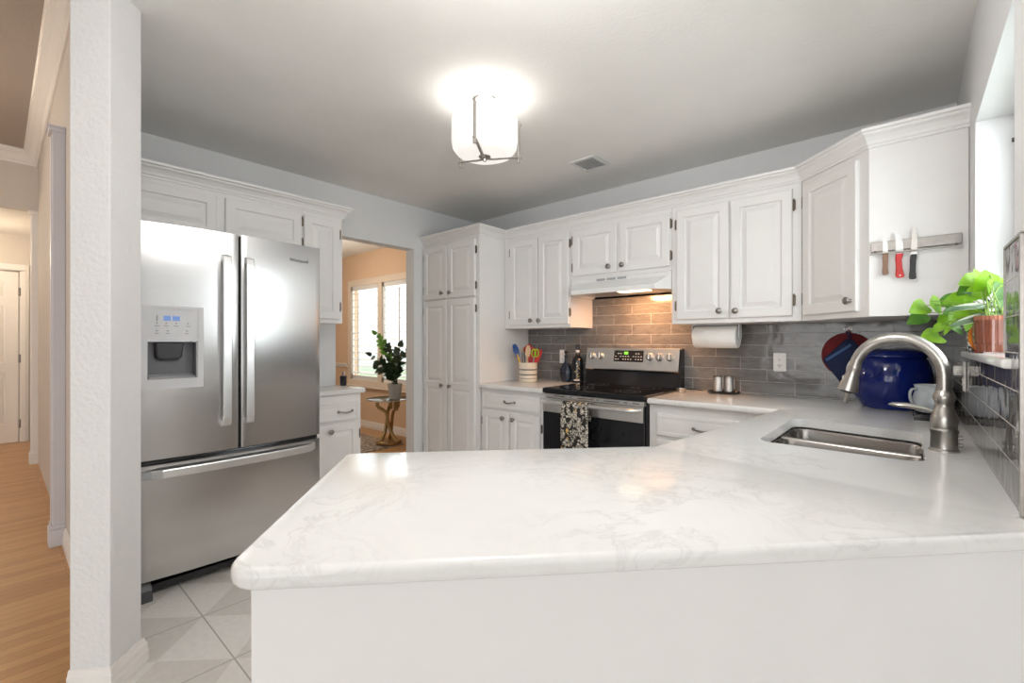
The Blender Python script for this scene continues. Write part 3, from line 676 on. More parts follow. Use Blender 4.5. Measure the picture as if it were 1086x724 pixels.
# base cabinets
c = thing('base_cabinet', 'white base cabinet with a drawer and two doors left of the range', 'cabinet', (0.742, -0.013, 0), 0, 'lower cabinets')
carcass(c, 0.662, 0.612, 0.10, CZ - 0.036, True)
drawer(c, 0.022, 0.624, 0.672, 0.792, 0.612, (0.325, 0.733))
door(c, 0.022, 0.314, 0.13, 0.650, 0.612, (0.262, 0.603), -1); door(c, 0.330, 0.624, 0.13, 0.650, 0.612, (0.368, 0.603), 1)
c = thing('base_cabinet', 'white drawer base cabinet right of the range below the salt and pepper', 'cabinet', (2.204, -0.013, 0), 0, 'lower cabinets')
carcass(c, 0.640, 0.612, 0.10, CZ - 0.036, True)
drawer(c, 0.050, 0.600, 0.640, 0.775, 0.612, (0.325, 0.705)); drawer(c, 0.050, 0.600, 0.40, 0.615, 0.612, (0.325, 0.55)); drawer(c, 0.050, 0.600, 0.13, 0.375, 0.612, (0.325, 0.27))
c = thing('base_cabinet', 'small white base cabinet beside the refrigerator with one drawer and one door', 'cabinet', (0.001, -1.985, 0), R90, 'lower cabinets')
carcass(c, 0.490, 0.344, 0.10, CZ - 0.036, True)
drawer(c, 0.150, 0.470, 0.640, 0.765, 0.344, (0.36, 0.705)); door(c, 0.150, 0.470, 0.13, 0.622, 0.344, (0.245, 0.575), 1)
# sink base and peninsula
c = thing('sink_base_cabinet', 'white base cabinet under the sink along the right wall', 'cabinet', (3.2, -1.2, 0), 0, 'lower cabinets')
sb = MB().box(2.86, 2.88, -1.70, -0.70, 0.10, CZ - 0.036).box(2.88, 3.55, -1.70, -1.68, 0.10, CZ - 0.036).box(2.88, 3.55, -0.72, -0.70, 0.10, CZ - 0.036).box(2.88, 3.55, -1.68, -0.72, 0.10, 0.12).box(3.54, 3.56, -1.68, -0.72, 0.12, CZ - 0.036)
obj('carcass', sb, 'cab', c)
obj('toe_kick', MB().box(2.95, 3.5, -1.68, -0.72, 0, 0.10), 'cab', c)
pn = Vector((2.6258, -3.0617)); q0 = pn + U * 0.040 + V * 0.020
P0 = q0; P1 = q0 + U * 1.40; P2 = P1 + V * 0.10; P3 = q0 + U * 0.93 + V * 0.62; P4 = q0 + V * 0.62
c = thing('peninsula', 'white panelled peninsula carrying the quartz top in the foreground', 'peninsula', (2.75, -2.55, 0))
te = (YE - 0.006 - q0.y) / U.y
pen = MB().prism([tuple(P0), tuple(q0 + U * te), (3.46, YE - 0.006), tuple(q0 + U * 0.80 + V * 0.62), tuple(P4)], 0.0, CZ - 0.036)
obj('panel', pen, 'cab', c, bevel=0.003)

# countertops
CT = 0.036
SINK = fillet([(3.008, -1.535), (3.440, -1.545), (3.438, -0.985), (3.015, -0.902)], [0.05, 0.05, 0.05, 0.05], 6)
far = pn + U * ((YE - 0.004 - pn.y) / U.y)
lp = [(2.204, -0.001), (2.204, -0.666), (2.9037, -0.666), (2.772, -1.842), tuple(pn + V * 0.728), tuple(pn), tuple(far), (W - 0.0004, YE - 0.004), (W - 0.0004, YE + 0.001), (DW - 0.001, YE + 0.001), (DW - 0.001, -0.001)]
loop = fillet(lp, [0, 0.006, 0.012, 0.03, 0.035, 0.055, 0, 0, 0, 0, 0], 6)
t = slab(loop, CZ, CT, 0.014, [SINK])
o = obj('countertop', t, 'quartz', smooth=True)
tag(o, 'white veined quartz worktop running from the range round the sink to the peninsula', 'countertop')
o = obj('countertop', slab(fillet([(0.742, -0.001), (0.742, -0.666), (1.405, -0.666), (1.405, -0.001)], [0, 0, 0.006, 0], 4), CZ, CT, 0.012), 'quartz', smooth=True)
tag(o, 'short white quartz worktop between the pantry and the range, under the utensil crock', 'countertop')
o = obj('countertop', slab(fillet([(0.002, -1.985), (0.372, -1.985), (0.372, -1.462), (0.002, -1.462)], [0, 0, 0.02, 0], 5), CZ, CT, 0.012), 'quartz', smooth=True)
tag(o, 'small white worktop beside the refrigerator at the doorway', 'countertop')

# ---------------- sink: double bowl undermount
s = thing('sink', 'stainless double-bowl undermount sink set in the quartz worktop', 'sink', (3.22, -1.22, CZ))
ZR = CZ - CT - 0.001
def lerp2(a, b, k): return (a[0] + (b[0] - a[0]) * k, a[1] + (b[1] - a[1]) * k)
nl_, nr_, fr_, fl_ = (3.008, -1.535), (3.440, -1.545), (3.438, -0.985), (3.015, -0.902)
def bowl(k0, k1):
    a = [lerp2(nl_, fl_, k0), lerp2(nr_, fr_, k0), lerp2(nr_, fr_, k1), lerp2(nl_, fl_, k1)]
    ctr = (sum(p[0] for p in a) / 4, sum(p[1] for p in a) / 4)
    return fillet([lerp2(ctr, p, 1.0) for p in a], 0.05, 6), ctr
outer = fillet([(2.985, -1.565), (3.465, -1.575), (3.462, -0.955), (2.992, -0.872)], 0.06, 6)
bA, cA_ = bowl(0.0, 0.555); bB, cB_ = bowl(0.585, 1.0)
obj('rim', slab(outer, ZR, 0.0016, 0.0007, [SINK]), 'sink', s)
da, db = lerp2(nl_, fl_, 0.570), lerp2(nr_, fr_, 0.570)
obj('divider', MB().tube([(da[0] + 0.003, da[1], ZR - 0.010), (db[0] - 0.003, db[1], ZR - 0.010)], 0.0105, 12, flat=0.7), 'sink', s, smooth=True)
for b_, cc in ((bA, cA_), (bB, cB_)):
    rings = []
    for o_, z in ((0.0, ZR - 0.008), (0.004, ZR - 0.020), (0.009, ZR - 0.15), (0.016, ZR - 0.175), (0.035, ZR - 0.188), (0.06, ZR - 0.192)):
        rings.append([(x, y, z) for x, y in offset_loop(b_, o_)])
    rings.append([(cc[0] + (x - cc[0]) * 0.25, cc[1] + (y - cc[1]) * 0.25, ZR - 0.196) for x, y in b_])
    bo = obj('bowl', MB().loft(rings, True, (False, True)), 'sink', s, smooth=True)
    obj('drain', MB().lathe([(0.042, ZR - 0.1955), (0.042, ZR - 0.193), (0.034, ZR - 0.192), (0.030, ZR - 0.1945), (0.0, ZR - 0.1945)], (cc[0], cc[1], 0), 20), 'nickel', bo, smooth=True)

# ---------------- faucet
FX, FY = 3.487, -1.31
f = thing('kitchen_faucet', 'brushed nickel gooseneck faucet with pull-down spray head beside the sink', 'faucet', (FX, FY, CZ))
B0 = CZ
obj('body', MB().lathe([(0.037, B0), (0.037, B0 + 0.005), (0.033, B0 + 0.009), (0.0315, B0 + 0.055), (0.034, B0 + 0.060), (0.034, B0 + 0.067), (0.030, B0 + 0.072), (0.0335, B0 + 0.095), (0.030, B0 + 0.115), (0.022, B0 + 0.137), (0.0205, B0 + 0.145), (0.0225, B0 + 0.152), (0.0275, B0 + 0.163), (0.0275, B0 + 0.172), (0.023, B0 + 0.183), (0.020, B0 + 0.188), (0.020, B0 + 0.193)], (FX, FY, 0), 32), 'nickel', f, smooth=True)
dirn = Vector((-0.985, 0.17, 0)).normalized(); base = Vector((FX, FY, 0))
def fp(a, z): return base + dirn * a + Vector((0, 0, z))
neck = [fp(0, B0 + 0.188), fp(0, 1.10)]
R_ = 0.116
for k in range(1, 15):
    th = pi * k / 14 * 0.955; neck.append(fp(R_ - R_ * cos(th), 1.10 + R_ * 1.02 * sin(th)))
obj('neck', MB().tube(neck, 0.0180, 18), 'nickel', f, smooth=True)
e0 = neck[-1]; dd = (neck[-1] - neck[-2]).normalized()
head = [e0 - dd * 0.004, e0 + dd * 0.004, e0 + dd * 0.008, e0 + dd * 0.03, e0 + dd * 0.075, e0 + dd * 0.085, e0 + dd * 0.088]
h = obj('spray_head', MB().tube(head, [0.0185, 0.0205, 0.019, 0.0205, 0.0295, 0.031, 0.029], 22), 'nickel', f, smooth=True)
side = dd.cross(Vector((0, 1, 0))).normalized()
bp_ = e0 + dd * 0.045 - Vector((0.020, 0, 0))
obj('spray_button', MB().lathe([(0.013, -0.004), (0.013, 0.004), (0.010, 0.006)], (0, 0, 0), 14, 'x').xf(Matrix.Translation(bp_) @ Matrix.Rotation(pi, 4, 'Z')), 'darknickel', h, smooth=True)
obj('nozzle', MB().tube([e0 + dd * 0.086, e0 + dd * 0.094], [0.024, 0.022], 18), 'dgrey', h, smooth=True)
obj('spray_toggle', MB().tube([e0 + dd * 0.090 + Vector((0.004, 0, 0)), e0 + dd * 0.132 + Vector((0.004, 0, 0))], [0.011, 0.010], 10, flat=0.8), 'nickel', h, smooth=True)
lv = [Vector((FX - 0.015, FY + 0.002, B0 + 0.118)), Vector((FX - 0.045, FY + 0.004, B0 + 0.127)), Vector((FX - 0.06, FY + 0.005, B0 + 0.130)), Vector((FX - 0.095, FY + 0.006, B0 + 0.134)), Vector((FX - 0.125, FY + 0.007, B0 + 0.134)), Vector((FX - 0.135, FY + 0.008, B0 + 0.133))]
obj('lever', MB().tube(lv, [0.007, 0.009, 0.012, 0.0125, 0.009, 0.003], 12, flat=0.7), 'nickel', f, smooth=True)
for z in (0.022, 0.045):
    obj('set_screw', MB().lathe([(0.006, 0.0), (0.006, 0.010), (0.004, 0.012)], (FX + 0.031, FY, B0 + z), 10, 'x'), 'darknickel', f, smooth=True)

# ---------------- refrigerator
r = thing('refrigerator', 'large stainless french-door refrigerator with a bottom freezer and ice dispenser', 'refrigerator', (0.42, -2.44, 0))
Y0, Y1, YM = -2.882, -2.000, -2.442
YC, HWD = (Y0 + Y1) / 2, (Y1 - Y0) / 2
def fx(y): return 0.758 + 0.030 * (1 - ((y - YC) / HWD) ** 2)
obj('body', MB().box(0.05, 0.70, Y0 + 0.004, Y1 - 0.004, 0.045, 1.735), 'mgrey', r, bevel=0.004)
for ya in (Y1 - 0.10, Y0 + 0.02): obj('hinge_cover', MB().box(0.58, 0.745, ya, ya + 0.08, 1.735, 1.758), 'dgrey', r, bevel=0.004)
def fdoor(name, ya, yb, z0, z1, m='steel'):
    n = 14; P = [(0.704, ya)]
    P = [(0.706, yb), (0.706, ya)] + [(fx(ya + (yb - ya) * i / n) - (0.010 if i in (0, n) else 0.0), ya + (yb - ya) * min(1, max(0, i / n))) for i in range(n + 1)]
    # soften the vertical edges
    P2_ = [(0.706, yb), (0.706, ya), (fx(ya) - 0.012, ya), (fx(ya) - 0.003, ya + 0.003), (fx(ya + 0.012), ya + 0.012)] + [(fx(ya + (yb - ya) * i / n), ya + (yb - ya) * i / n) for i in range(1, n)] + [(fx(yb - 0.012), yb - 0.012), (fx(yb) - 0.003, yb - 0.003), (fx(yb) - 0.012, yb)]
    return obj(name, MB().prism(P2_, z0, z1), m, r, smooth=True)
dl = fdoor('left_door', Y0, YM - 0.004, 0.655, 1.760); dr = fdoor('right_door', YM + 0.004, Y1, 0.655, 1.760); fz = fdoor('freezer_drawer', Y0, Y1, 0.098, 0.630)
for d_ in (dl, dr, fz): d_.name = {'left_door': 'door', 'right_door': 'door', 'freezer_drawer': 'freezer_drawer'}[d_.name.split('.')[0]]
def vhandle(parent, y):
    mb = MB(); x0 = fx(y)
    P = [(x0 - 0.002, 0.775), (x0 + 0.036, 0.785), (x0 + 0.042, 0.82), (x0 + 0.044, 1.21), (x0 + 0.042, 1.60), (x0 + 0.036, 1.638), (x0 - 0.002, 1.648)]
    Q = [(x0 - 0.002, 0.805), (x0 + 0.020, 0.815), (x0 + 0.028, 0.84), (x0 + 0.031, 1.21), (x0 + 0.028, 1.58), (x0 + 0.020, 1.608), (x0 - 0.002, 1.618)]
    rings = []
    for (a, za), (b, zb) in zip(P, Q):
        rings.append([(a, y - 0.019, za), (a, y + 0.019, za), (b, y + 0.019, zb), (b, y - 0.019, zb)])
    return obj('handle', mb.loft(rings), 'bright', parent, bevel=0.004)
vhandle(dl, -2.509); vhandle(dr, -2.404)
mb = MB(); rings = []
for i in range(21):
    k = i / 20; y = Y0 + 0.03 + (Y1 - Y0 - 0.06) * k
    off = 0.046 if 0 < i < 20 else 0.0
    off = {0: -0.002, 1: 0.036, 19: 0.036, 20: -0.002}.get(i, 0.048)
    x = fx(y) + off
    z = 0.592
    rings.append([(x, y, z - 0.020), (x, y, z + 0.020), (x - 0.016, y, z + 0.020), (x - 0.016, y, z - 0.020)])
obj('handle', mb.loft(rings), 'bright', fz, bevel=0.005)
obj('gasket', MB().box(0.69, 0.735, Y0 + 0.01, Y1 - 0.01, 0.632, 0.653).box(0.69, 0.74, YM - 0.004, YM + 0.004, 0.655, 1.75), 'black', r)
obj('base_grille', MB().box(0.60, 0.70, Y0 + 0.03, Y1 - 0.03, 0.02, 0.095), 'blackm', r)
for y in (Y0 + 0.05, Y1 - 0.05):
    obj('foot', MB().loft([[(0.62, y - 0.035, 0.0), (0.765, y - 0.035, 0.0), (0.765, y + 0.035, 0.0), (0.62, y + 0.035, 0.0)], [(0.62, y - 0.035, 0.05), (0.755, y - 0.035, 0.05), (0.755, y + 0.035, 0.05), (0.62, y + 0.035, 0.05)], [(0.62, y - 0.03, 0.09), (0.73, y - 0.03, 0.09), (0.73, y + 0.03, 0.09), (0.62, y + 0.03, 0.09)]]), 'dgrey', r, bevel=0.004)
# dispenser: recess cut into the left door
cut = obj('cutter', MB().box(0.705 + 0.01, 0.90, -2.818, -2.632, 1.030, 1.205), 'steel')
md = dl.modifiers.new('recess', 'BOOLEAN'); md.operation = 'DIFFERENCE'; md.object = cut; md.solver = 'EXACT'
bpy.context.view_layer.update()
dg = bpy.context.evaluated_depsgraph_get(); me = bpy.data.meshes.new_from_object(dl.evaluated_get(dg))
dl.modifiers.clear(); dl.data = me; bpy.data.objects.remove(cut, do_unlink=True)
for p in me.polygons: p.use_smooth = True
me.set_sharp_from_angle(angle=radians(38))
def dx(y): return fx(y)
def frame_strip(ya, yb, za, zb, d):
    ys = [ya + (yb - ya) * i / 8 for i in range(9)]
    return MB().loft([[(fx(y) - 0.012, y, za), (fx(y) + d, y, za), (fx(y) + d, y, zb), (fx(y) - 0.012, y, zb)] for y in ys])
dsp = frame_strip(-2.848, -2.606, 0.985, 1.030, 0.014); 
for a_ in (frame_strip(-2.848, -2.822, 1.030, 1.372, 0.014), frame_strip(-2.628, -2.606, 1.030, 1.372, 0.014), frame_strip(-2.822, -2.628, 1.212, 1.226, 0.014), frame_strip(-2.822, -2.628, 1.358, 1.372, 0.014)): dsp.add(a_.v, a_.f)
obj('dispenser_frame', dsp, 'lgrey', dl, bevel=0.003)
obj('dispenser_panel', frame_strip(-2.822, -2.628, 1.224, 1.360, 0.009), 'lgrey', dl)
for ya in (-2.762, -2.728): obj('dispenser_display', frame_strip(ya, ya + 0.028, 1.304, 1.326, 0.0105), 'lcd', dl)
ICO = [(y, 0.009, 1.277, 1.281) for y in (-2.786, -2.752, -2.714, -2.668)] + [(y, 0.003, 1.288, 1.296) for y in (-2.786, -2.752, -2.714, -2.668)]
ICO += [(y, 0.007, 1.242, 1.246) for y in (-2.786, -2.746, -2.672)] + [(y, 0.003, 1.252, 1.260) for y in (-2.786, -2.746, -2.672)] + [(-2.786, 0.003, 1.302, 1.328)]
for y, h_, za, zb in ICO: obj('dispenser_icon', frame_strip(y - h_, y + h_, za, zb, 0.0102), 'mgrey', dl)
ln = MB().box(0.7152, 0.7162, -2.817, -2.633, 1.031, 1.204).box(0.7162, 0.770, -2.8178, -2.8168, 1.031, 1.204).box(0.7162, 0.770, -2.6332, -2.6322, 1.031, 1.204).box(0.7162, 0.770, -2.8168, -2.6332, 1.2038, 1.2048)
obj('dispenser_recess', ln, 'recess', dl)
obj('dispenser_chute', MB().loft([[(0.72, -2.786, 1.20), (0.76, -2.786, 1.20), (0.76, -2.676, 1.20), (0.72, -2.676, 1.20)], [(0.72, -2.786, 1.13), (0.752, -2.780, 1.13), (0.752, -2.682, 1.13), (0.72, -2.682, 1.13)], [(0.72, -2.765, 1.115), (0.744, -2.760, 1.115), (0.744, -2.70, 1.115), (0.72, -2.70, 1.115)]]), 'dgrey', dl, bevel=0.006)
obj('dispenser_tray', MB().loft([[(0.716, -2.815, 1.031), (fx(-2.73) + 0.004, -2.815, 1.031), (fx(-2.73) + 0.004, -2.635, 1.031), (0.716, -2.635, 1.031)], [(0.716, -2.815, 1.050), (fx(-2.73) - 0.004, -2.815, 1.040), (fx(-2.73) - 0.004, -2.635, 1.040), (0.716, -2.635, 1.050)]]), 'mgrey', dl)
def text(name, s_, size, loc, rot, m, parent, depth=0.0006):
    cu = bpy.data.curves.new(name, 'FONT'); cu.body = s_; cu.size = size; cu.align_x = 'CENTER'; cu.align_y = 'CENTER'; cu.extrude = depth
    to = bpy.data.objects.new(name, cu); COL.objects.link(to); bpy.context.view_layer.update()
    dg = bpy.context.evaluated_depsgraph_get(); me = bpy.data.meshes.new_from_object(to.evaluated_get(dg)); bpy.data.objects.remove(to, do_unlink=True)
    me.transform(Matrix.Translation(Vector(loc) - root_loc(parent)) @ rot.to_4x4()); me.materials.clear(); me.materials.append(M[m])
    o = bpy.data.objects.new(name, me); COL.objects.link(o); o.parent = parent; return o
ROTX = Matrix(((0, 0, 1), (1, 0, 0), (0, 1, 0)))      # text facing +x, reading towards +y
sl_ = math.atan(2 * 0.030 * (-2.132 - YC) / HWD ** 2)
text('emblem', 'Whirlpool', 0.026, (fx(-2.132) + 0.0012, -2.132, 1.668), Matrix.Rotation(sl_, 3, 'Z') @ ROTX, 'clayink', dr)

# ---------------- range
X0, X1 = 1.411, 2.199; XC = (X0 + X1) / 2
g = thing('range', 'freestanding stainless electric range with a black glass cooktop', 'stove', (XC, -0.34, 0))
obj('body', MB().box(X0 + 0.002, X1 - 0.002, -0.635, -0.03, 0.0, 0.836), 'blackm', g, bevel=0.002)
ct = obj('cooktop', MB().box(X0, X1, -0.674, -0.085, 0.838, 0.873), 'black', g, bevel=0.006)
obj('glass_surface', MB().box(X0 + 0.012, X1 - 0.012, -0.655, -0.095, 0.8725, 0.8745), 'glassblack', ct)
for bx_, by_, br_ in ((X0 + 0.20, -0.50, 0.105), (X1 - 0.20, -0.51, 0.085), (X0 + 0.20, -0.23, 0.08), (X1 - 0.20, -0.23, 0.10)):
    for r_ in (br_, br_ * 0.62):
        bu = MB().loft([[(bx_ + rr_ * cos(2 * pi * i / 40), by_ + rr_ * sin(2 * pi * i / 40), zz) for i in range(40)] for rr_, zz in ((r_, 0.8743), (r_, 0.8750), (r_ - 0.002, 0.8750), (r_ - 0.002, 0.8743))], True, (False, False))
        obj('burner_ring', bu, 'dgrey', ct)
vs = obj('vent_strip', MB().box(X0 + 0.022, X1 - 0.012, -0.668, -0.60, 0.805, 0.834), 'steelh', g, bevel=0.002)
for a_, b_ in ((0.10, 0.19), (0.235, 0.25), (0.30, 0.42), (0.445, 0.46), (0.50, 0.61), (0.64, 0.665), (0.70, 0.745)):
    obj('vent_slot', MB().box(X0 + a_, X0 + b_, -0.6690, -0.66, 0.818, 0.823), 'blackm', vs)
od = obj('oven_door', MB().box(X0 + 0.006, X1 - 0.012, -0.672, -0.625, 0.20, 0.802), 'black', g, bevel=0.004)
obj('door_trim', MB().box(X0 + 0.006, X1 - 0.014, -0.676, -0.66, 0.705, 0.803), 'steelh', od, bevel=0.003)
obj('window', MB().box(X0 + 0.10, X1 - 0.10, -0.6735, -0.665, 0.36, 0.66), 'ovenglass', od, bevel=0.002)
hp = [(X0 + 0.03, -0.670, 0.779), (X0 + 0.036, -0.700, 0.781), (X0 + 0.06, -0.718, 0.781), (X0 + 0.12, -0.724, 0.781), (XC, -0.728, 0.781), (X1 - 0.14, -0.724, 0.781), (X1 - 0.07, -0.718, 0.781), (X1 - 0.045, -0.700, 0.781), (X1 - 0.04, -0.670, 0.779)]
obj('handle', MB().tube(smooth_path(hp, 6), 0.0155, 14, flat=0.8), 'bright', od, smooth=True)
obj('storage_drawer', MB().box(X0 + 0.006, X1 - 0.012, -0.668, -0.62, 0.04, 0.19), 'steelh', g, bevel=0.004)
# backguard, leaning back slightly
bgd = obj('backguard', MB().loft([[(x, -0.105, 0.872), (x, -0.02, 0.872), (x, -0.02, 1.155), (x, -0.068, 1.155), (x, -0.100, 0.985), (x, -0.092, 0.975)] for x in (X0 + 0.004, X1 - 0.004)]), 'black', g, bevel=0.002)
ax = Vector((0, -0.032, -0.17)).normalized()       # down the slope
nrm = Vector((0, -0.983, 0.185)).normalized()
def on_panel(x, s_, d): 
    p = Vector((x, -0.068, 1.155)) + ax * s_ + nrm * d; return tuple(p)
cp = MB().loft([[on_panel(x, s_, d) for s_, d in ((0.0, -0.004), (0.0, 0.004), (0.004, 0.007), (0.166, 0.007), (0.172, 0.003), (0.172, -0.004))] for x in (X0 + 0.008, X1 - 0.02)])
pan = obj('control_panel', cp, 'steelh', g, bevel=0.0015)
def pbox(xa, xb, s0, s1, d0, d1): return MB().loft([[on_panel(x, s_, d) for s_, d in ((s0, d0), (s0, d1), (s1, d1), (s1, d0))] for x in (xa, xb)])
dx0, dx1 = X0 + 0.258, X0 + 0.502
disp = obj('display', pbox(dx0, dx1, 0.020, 0.108, 0.006, 0.0085), 'black', g)
obj('clock', pbox(dx0 + 0.085, dx0 + 0.118, 0.030, 0.050, 0.008, 0.009), 'led', disp)
ky = MB()
for i in range(11):
    for j, s_ in enumerate((0.044, 0.066, 0.088)):
        xk = dx0 + 0.016 + i * 0.021
        if j == 0 and 2 < i < 8: continue
        if (i * 7 + j * 3) % 5 == 0: continue
        q = pbox(xk - 0.005, xk + 0.006, s_ - 0.002, s_ + 0.003, 0.008, 0.0089); ky.add(q.v, q.f)
obj('key_legend', ky, 'lgrey', disp)
for xk in (X0 + 0.062, X0 + 0.138, X0 + 0.552, X0 + 0.628, X0 + 0.706):
    RM = Matrix.Translation(on_panel(xk, 0.066, 0.006)) @ Matrix.Rotation(-math.atan2(nrm.z, -nrm.y), 4, 'X')
    kb = obj('knob', MB().lathe([(0.030, 0), (0.030, -0.003), (0.026, -0.006), (0.0245, -0.022), (0.020, -0.026), (0.0, -0.026)], (0, 0, 0), 24, 'y').xf(RM), 'nickel', g, smooth=True)
    obj('knob_pointer', MB().box(-0.0045, 0.0045, -0.033, -0.02, -0.022, 0.022).xf(RM), 'bright', kb, bevel=0.002)

# towel over the oven handle
tw = MB(); rings = []
xa, xb = X0 + 0.222, X0 + 0.420
prof = [(-0.700, 0.68), (-0.701, 0.72), (-0.706, 0.775), (-0.712, 0.795), (-0.727, 0.8025), (-0.742, 0.796), (-0.7475, 0.775), (-0.7485, 0.70), (-0.748, 0.62), (-0.746, 0.53), (-0.745, 0.45)]
prof = [(a_ if i > 3 else a_, b_) for i, (a_, b_) in enumerate(prof)]
nx = 16; vsx = []; fcs = []
P_ = smooth_path([(0, a_, b_) for a_, b_ in prof], 3)
for i in range(nx + 1):
    k = i / nx; x = xa + (xb - xa) * k
    for j, p in enumerate(P_):
        fr_k = max(0, j - 15) / (len(P_) - 15)
        vsx.append((x + 0.006 * sin(j * 0.35) * (k - 0.5) - (0.010 * fr_k if k < 0.5 else -0.012 * fr_k) * abs(k - .5) * 2, p.y + (-0.0035 * sin(k * 9.5) * fr_k if p.y < -0.73 else 0), p.z))
nj = len(P_)
for i in range(nx):
    for j in range(nj - 1): fcs.append((i * nj + j, i * nj + j + 1, (i + 1) * nj + j + 1, (i + 1) * nj + j))
o = obj('dish_towel', MB().add(vsx, fcs), 'towel', smooth=True, solid=0.004)
tag(o, 'black and cream floral dish towel draped over the oven door handle', 'towel')

# ---------------- range hood
hd = thing('range_hood', 'white under-cabinet range hood above the range', 'range hood', (1.828, -0.2, 1.60))
HX0, HX1 = 1.433, 2.223
def trap(x0, x1, d, ch, z, b=-0.014): return [(x0, b, z), (x0, -0.336, z), (x0 + ch, -d, z), (x1 - ch, -d, z), (x1, -0.336, z), (x1, b, z)]
hsh = MB().loft([trap(HX0, HX1, 0.345, 0.010, 1.674), trap(HX0, HX1, 0.352, 0.012, 1.645), trap(HX0, HX1, 0.425, 0.060, 1.592), trap(HX0, HX1, 0.438, 0.068, 1.588), trap(HX0, HX1, 0.438, 0.068, 1.553), trap(HX0 + 0.012, HX1 - 0.012, 0.425, 0.066, 1.553), trap(HX0 + 0.016, HX1 - 0.016, 0.42, 0.066, 1.572)], True, (True, True))
hh2 = obj('canopy', hsh, 'white', hd, bevel=0.002)
for k in range(3):
    hv = MB()
    for i in range(5):
        hv.box(XC - 0.10 + k * 0.085 - 0.035 + i * 0.014, XC - 0.10 + k * 0.085 - 0.025 + i * 0.014, -0.3535, -0.34, 1.650, 1.666)
    obj('vent_grille', hv, 'mgrey', hd)
obj('filter', MB().box(HX0 + 0.08, HX1 - 0.08, -0.36, -0.06, 1.568, 1.573), 'mgrey', hd)
obj('lamp_lens', MB().box(XC + 0.02, XC + 0.24, -0.33, -0.24, 1.562, 1.569), 'lens', hd)
hl = area('hood_lamp', (XC + 0.13, -0.26, 1.555), (radians(22), 0, 0), 0.20, 0.09, 4.6, (1, 0.48, 0.20)); hl.parent = None

# ---------------- ceiling lamp
LX, LY = 1.784, -1.642
cl = thing('ceiling_light', 'semi-flush ceiling light with an opal glass drum and nickel frame', 'ceiling light', (LX, LY, HC))
obj('canopy', MB().lathe([(0.066, HC - 0.001), (0.066, HC - 0.012), (0.060, HC - 0.022), (0.030, HC - 0.028), (0.012, HC - 0.030), (0.012, HC - 0.10)], (LX, LY, 0), 32), 'bright', cl, smooth=True)
shp = [(0.158, 2.335), (0.165, 2.325), (0.166, 2.22), (0.160, 2.185), (0.140, 2.160), (0.10, 2.150), (0.0, 2.147)]
obj('lamp_shade', MB().lathe(shp, (LX, LY, 0), 48, cap=(False, False)), 'shade', cl, smooth=True, solid=0.004)
obj('finial', MB().lathe([(0.030, 2.150), (0.031, 2.142), (0.020, 2.136), (0.010, 2.130), (0.008, 2.120), (0.0, 2.118)], (LX, LY, 0), 20), 'nickel', cl, smooth=True)
camd = Vector((CAM[0] - LX, CAM[1] - LY)).normalized(); a0 = math.atan2(camd.y, camd.x) - radians(15)
for k in range(3):
    a = a0 + k * 2 * pi / 3; ex = Vector((cos(a), sin(a), 0)); pc = Vector((LX, LY, 0))
    arm = smooth_path([pc + Vector((0, 0, 2.132)), pc + ex * 0.05 + Vector((0, 0, 2.138)), pc + ex * 0.11 + Vector((0, 0, 2.150)), pc + ex * 0.16 + Vector((0, 0, 2.158)), pc + ex * 0.196 + Vector((0, 0, 2.160))], 5)
    fa = obj('frame_arm', MB().tube(arm, 0.0085, 8, flat=0.5), 'nickel', cl, smooth=True)
    p0_ = pc + ex * 0.182
    obj('frame_rod', MB().tube([p0_ + Vector((0, 0, 2.145)), p0_ + Vector((0, 0, 2.352))], 0.0072, 10), 'nickel', fa, smooth=True)
    obj('rod_knob', MB().tube([p0_ + Vector((0, 0, 2.334)) - ex * 0.012, p0_ + Vector((0, 0, 2.334)) + ex * 0.014], 0.008, 10).tube([p0_ + Vector((0, 0, 2.10 + 0.036)), p0_ + Vector((0, 0, 2.146))], 0.008, 10), 'nickel', fa, smooth=True)
    sa = a0 + pi / 3 + k * 2 * pi / 3; sx = Vector((cos(sa), sin(sa), 0))
    obj('shade_strut', MB().tube([pc + Vector((0, 0, 2.345)), pc + sx * 0.157 + Vector((0, 0, 2.333))], 0.004, 8), 'bright', cl, smooth=True)
point('ceiling_lamp_bulb', (LX, LY, 2.275), 2.0, (1, 0.96, 0.91), 0.10)
# ceiling register
v = thing('ceiling_vent', 'square white air register in the ceiling right of the ceiling light', 'vent', (1.742, -0.565, HC))
obj('frame', MB().box(1.642, 1.842, -0.675, -0.650, HC - 0.008, HC - 0.0005).box(1.642, 1.842, -0.480, -0.455, HC - 0.008, HC - 0.0005).box(1.642, 1.667, -0.650, -0.480, HC - 0.008, HC - 0.0005).box(1.817, 1.842, -0.650, -0.480, HC - 0.008, HC - 0.0005), 'white', v, bevel=0.002)
obj('duct', MB().box(1.667, 1.817, -0.650, -0.480, HC - 0.002, HC - 0.0008), 'mgrey', v)
lo = MB()
for i in range(9):
    y = -0.642 + i * 0.0195; st = len(lo.v); lo.box(1.668, 1.816, -0.008, 0.008, -0.001, 0.001); lo.xf(Matrix.Translation((0, y, HC - 0.007)) @ Matrix.Rotation(radians(28), 4, 'X'), st)
obj('louvers', lo, 'white', v)

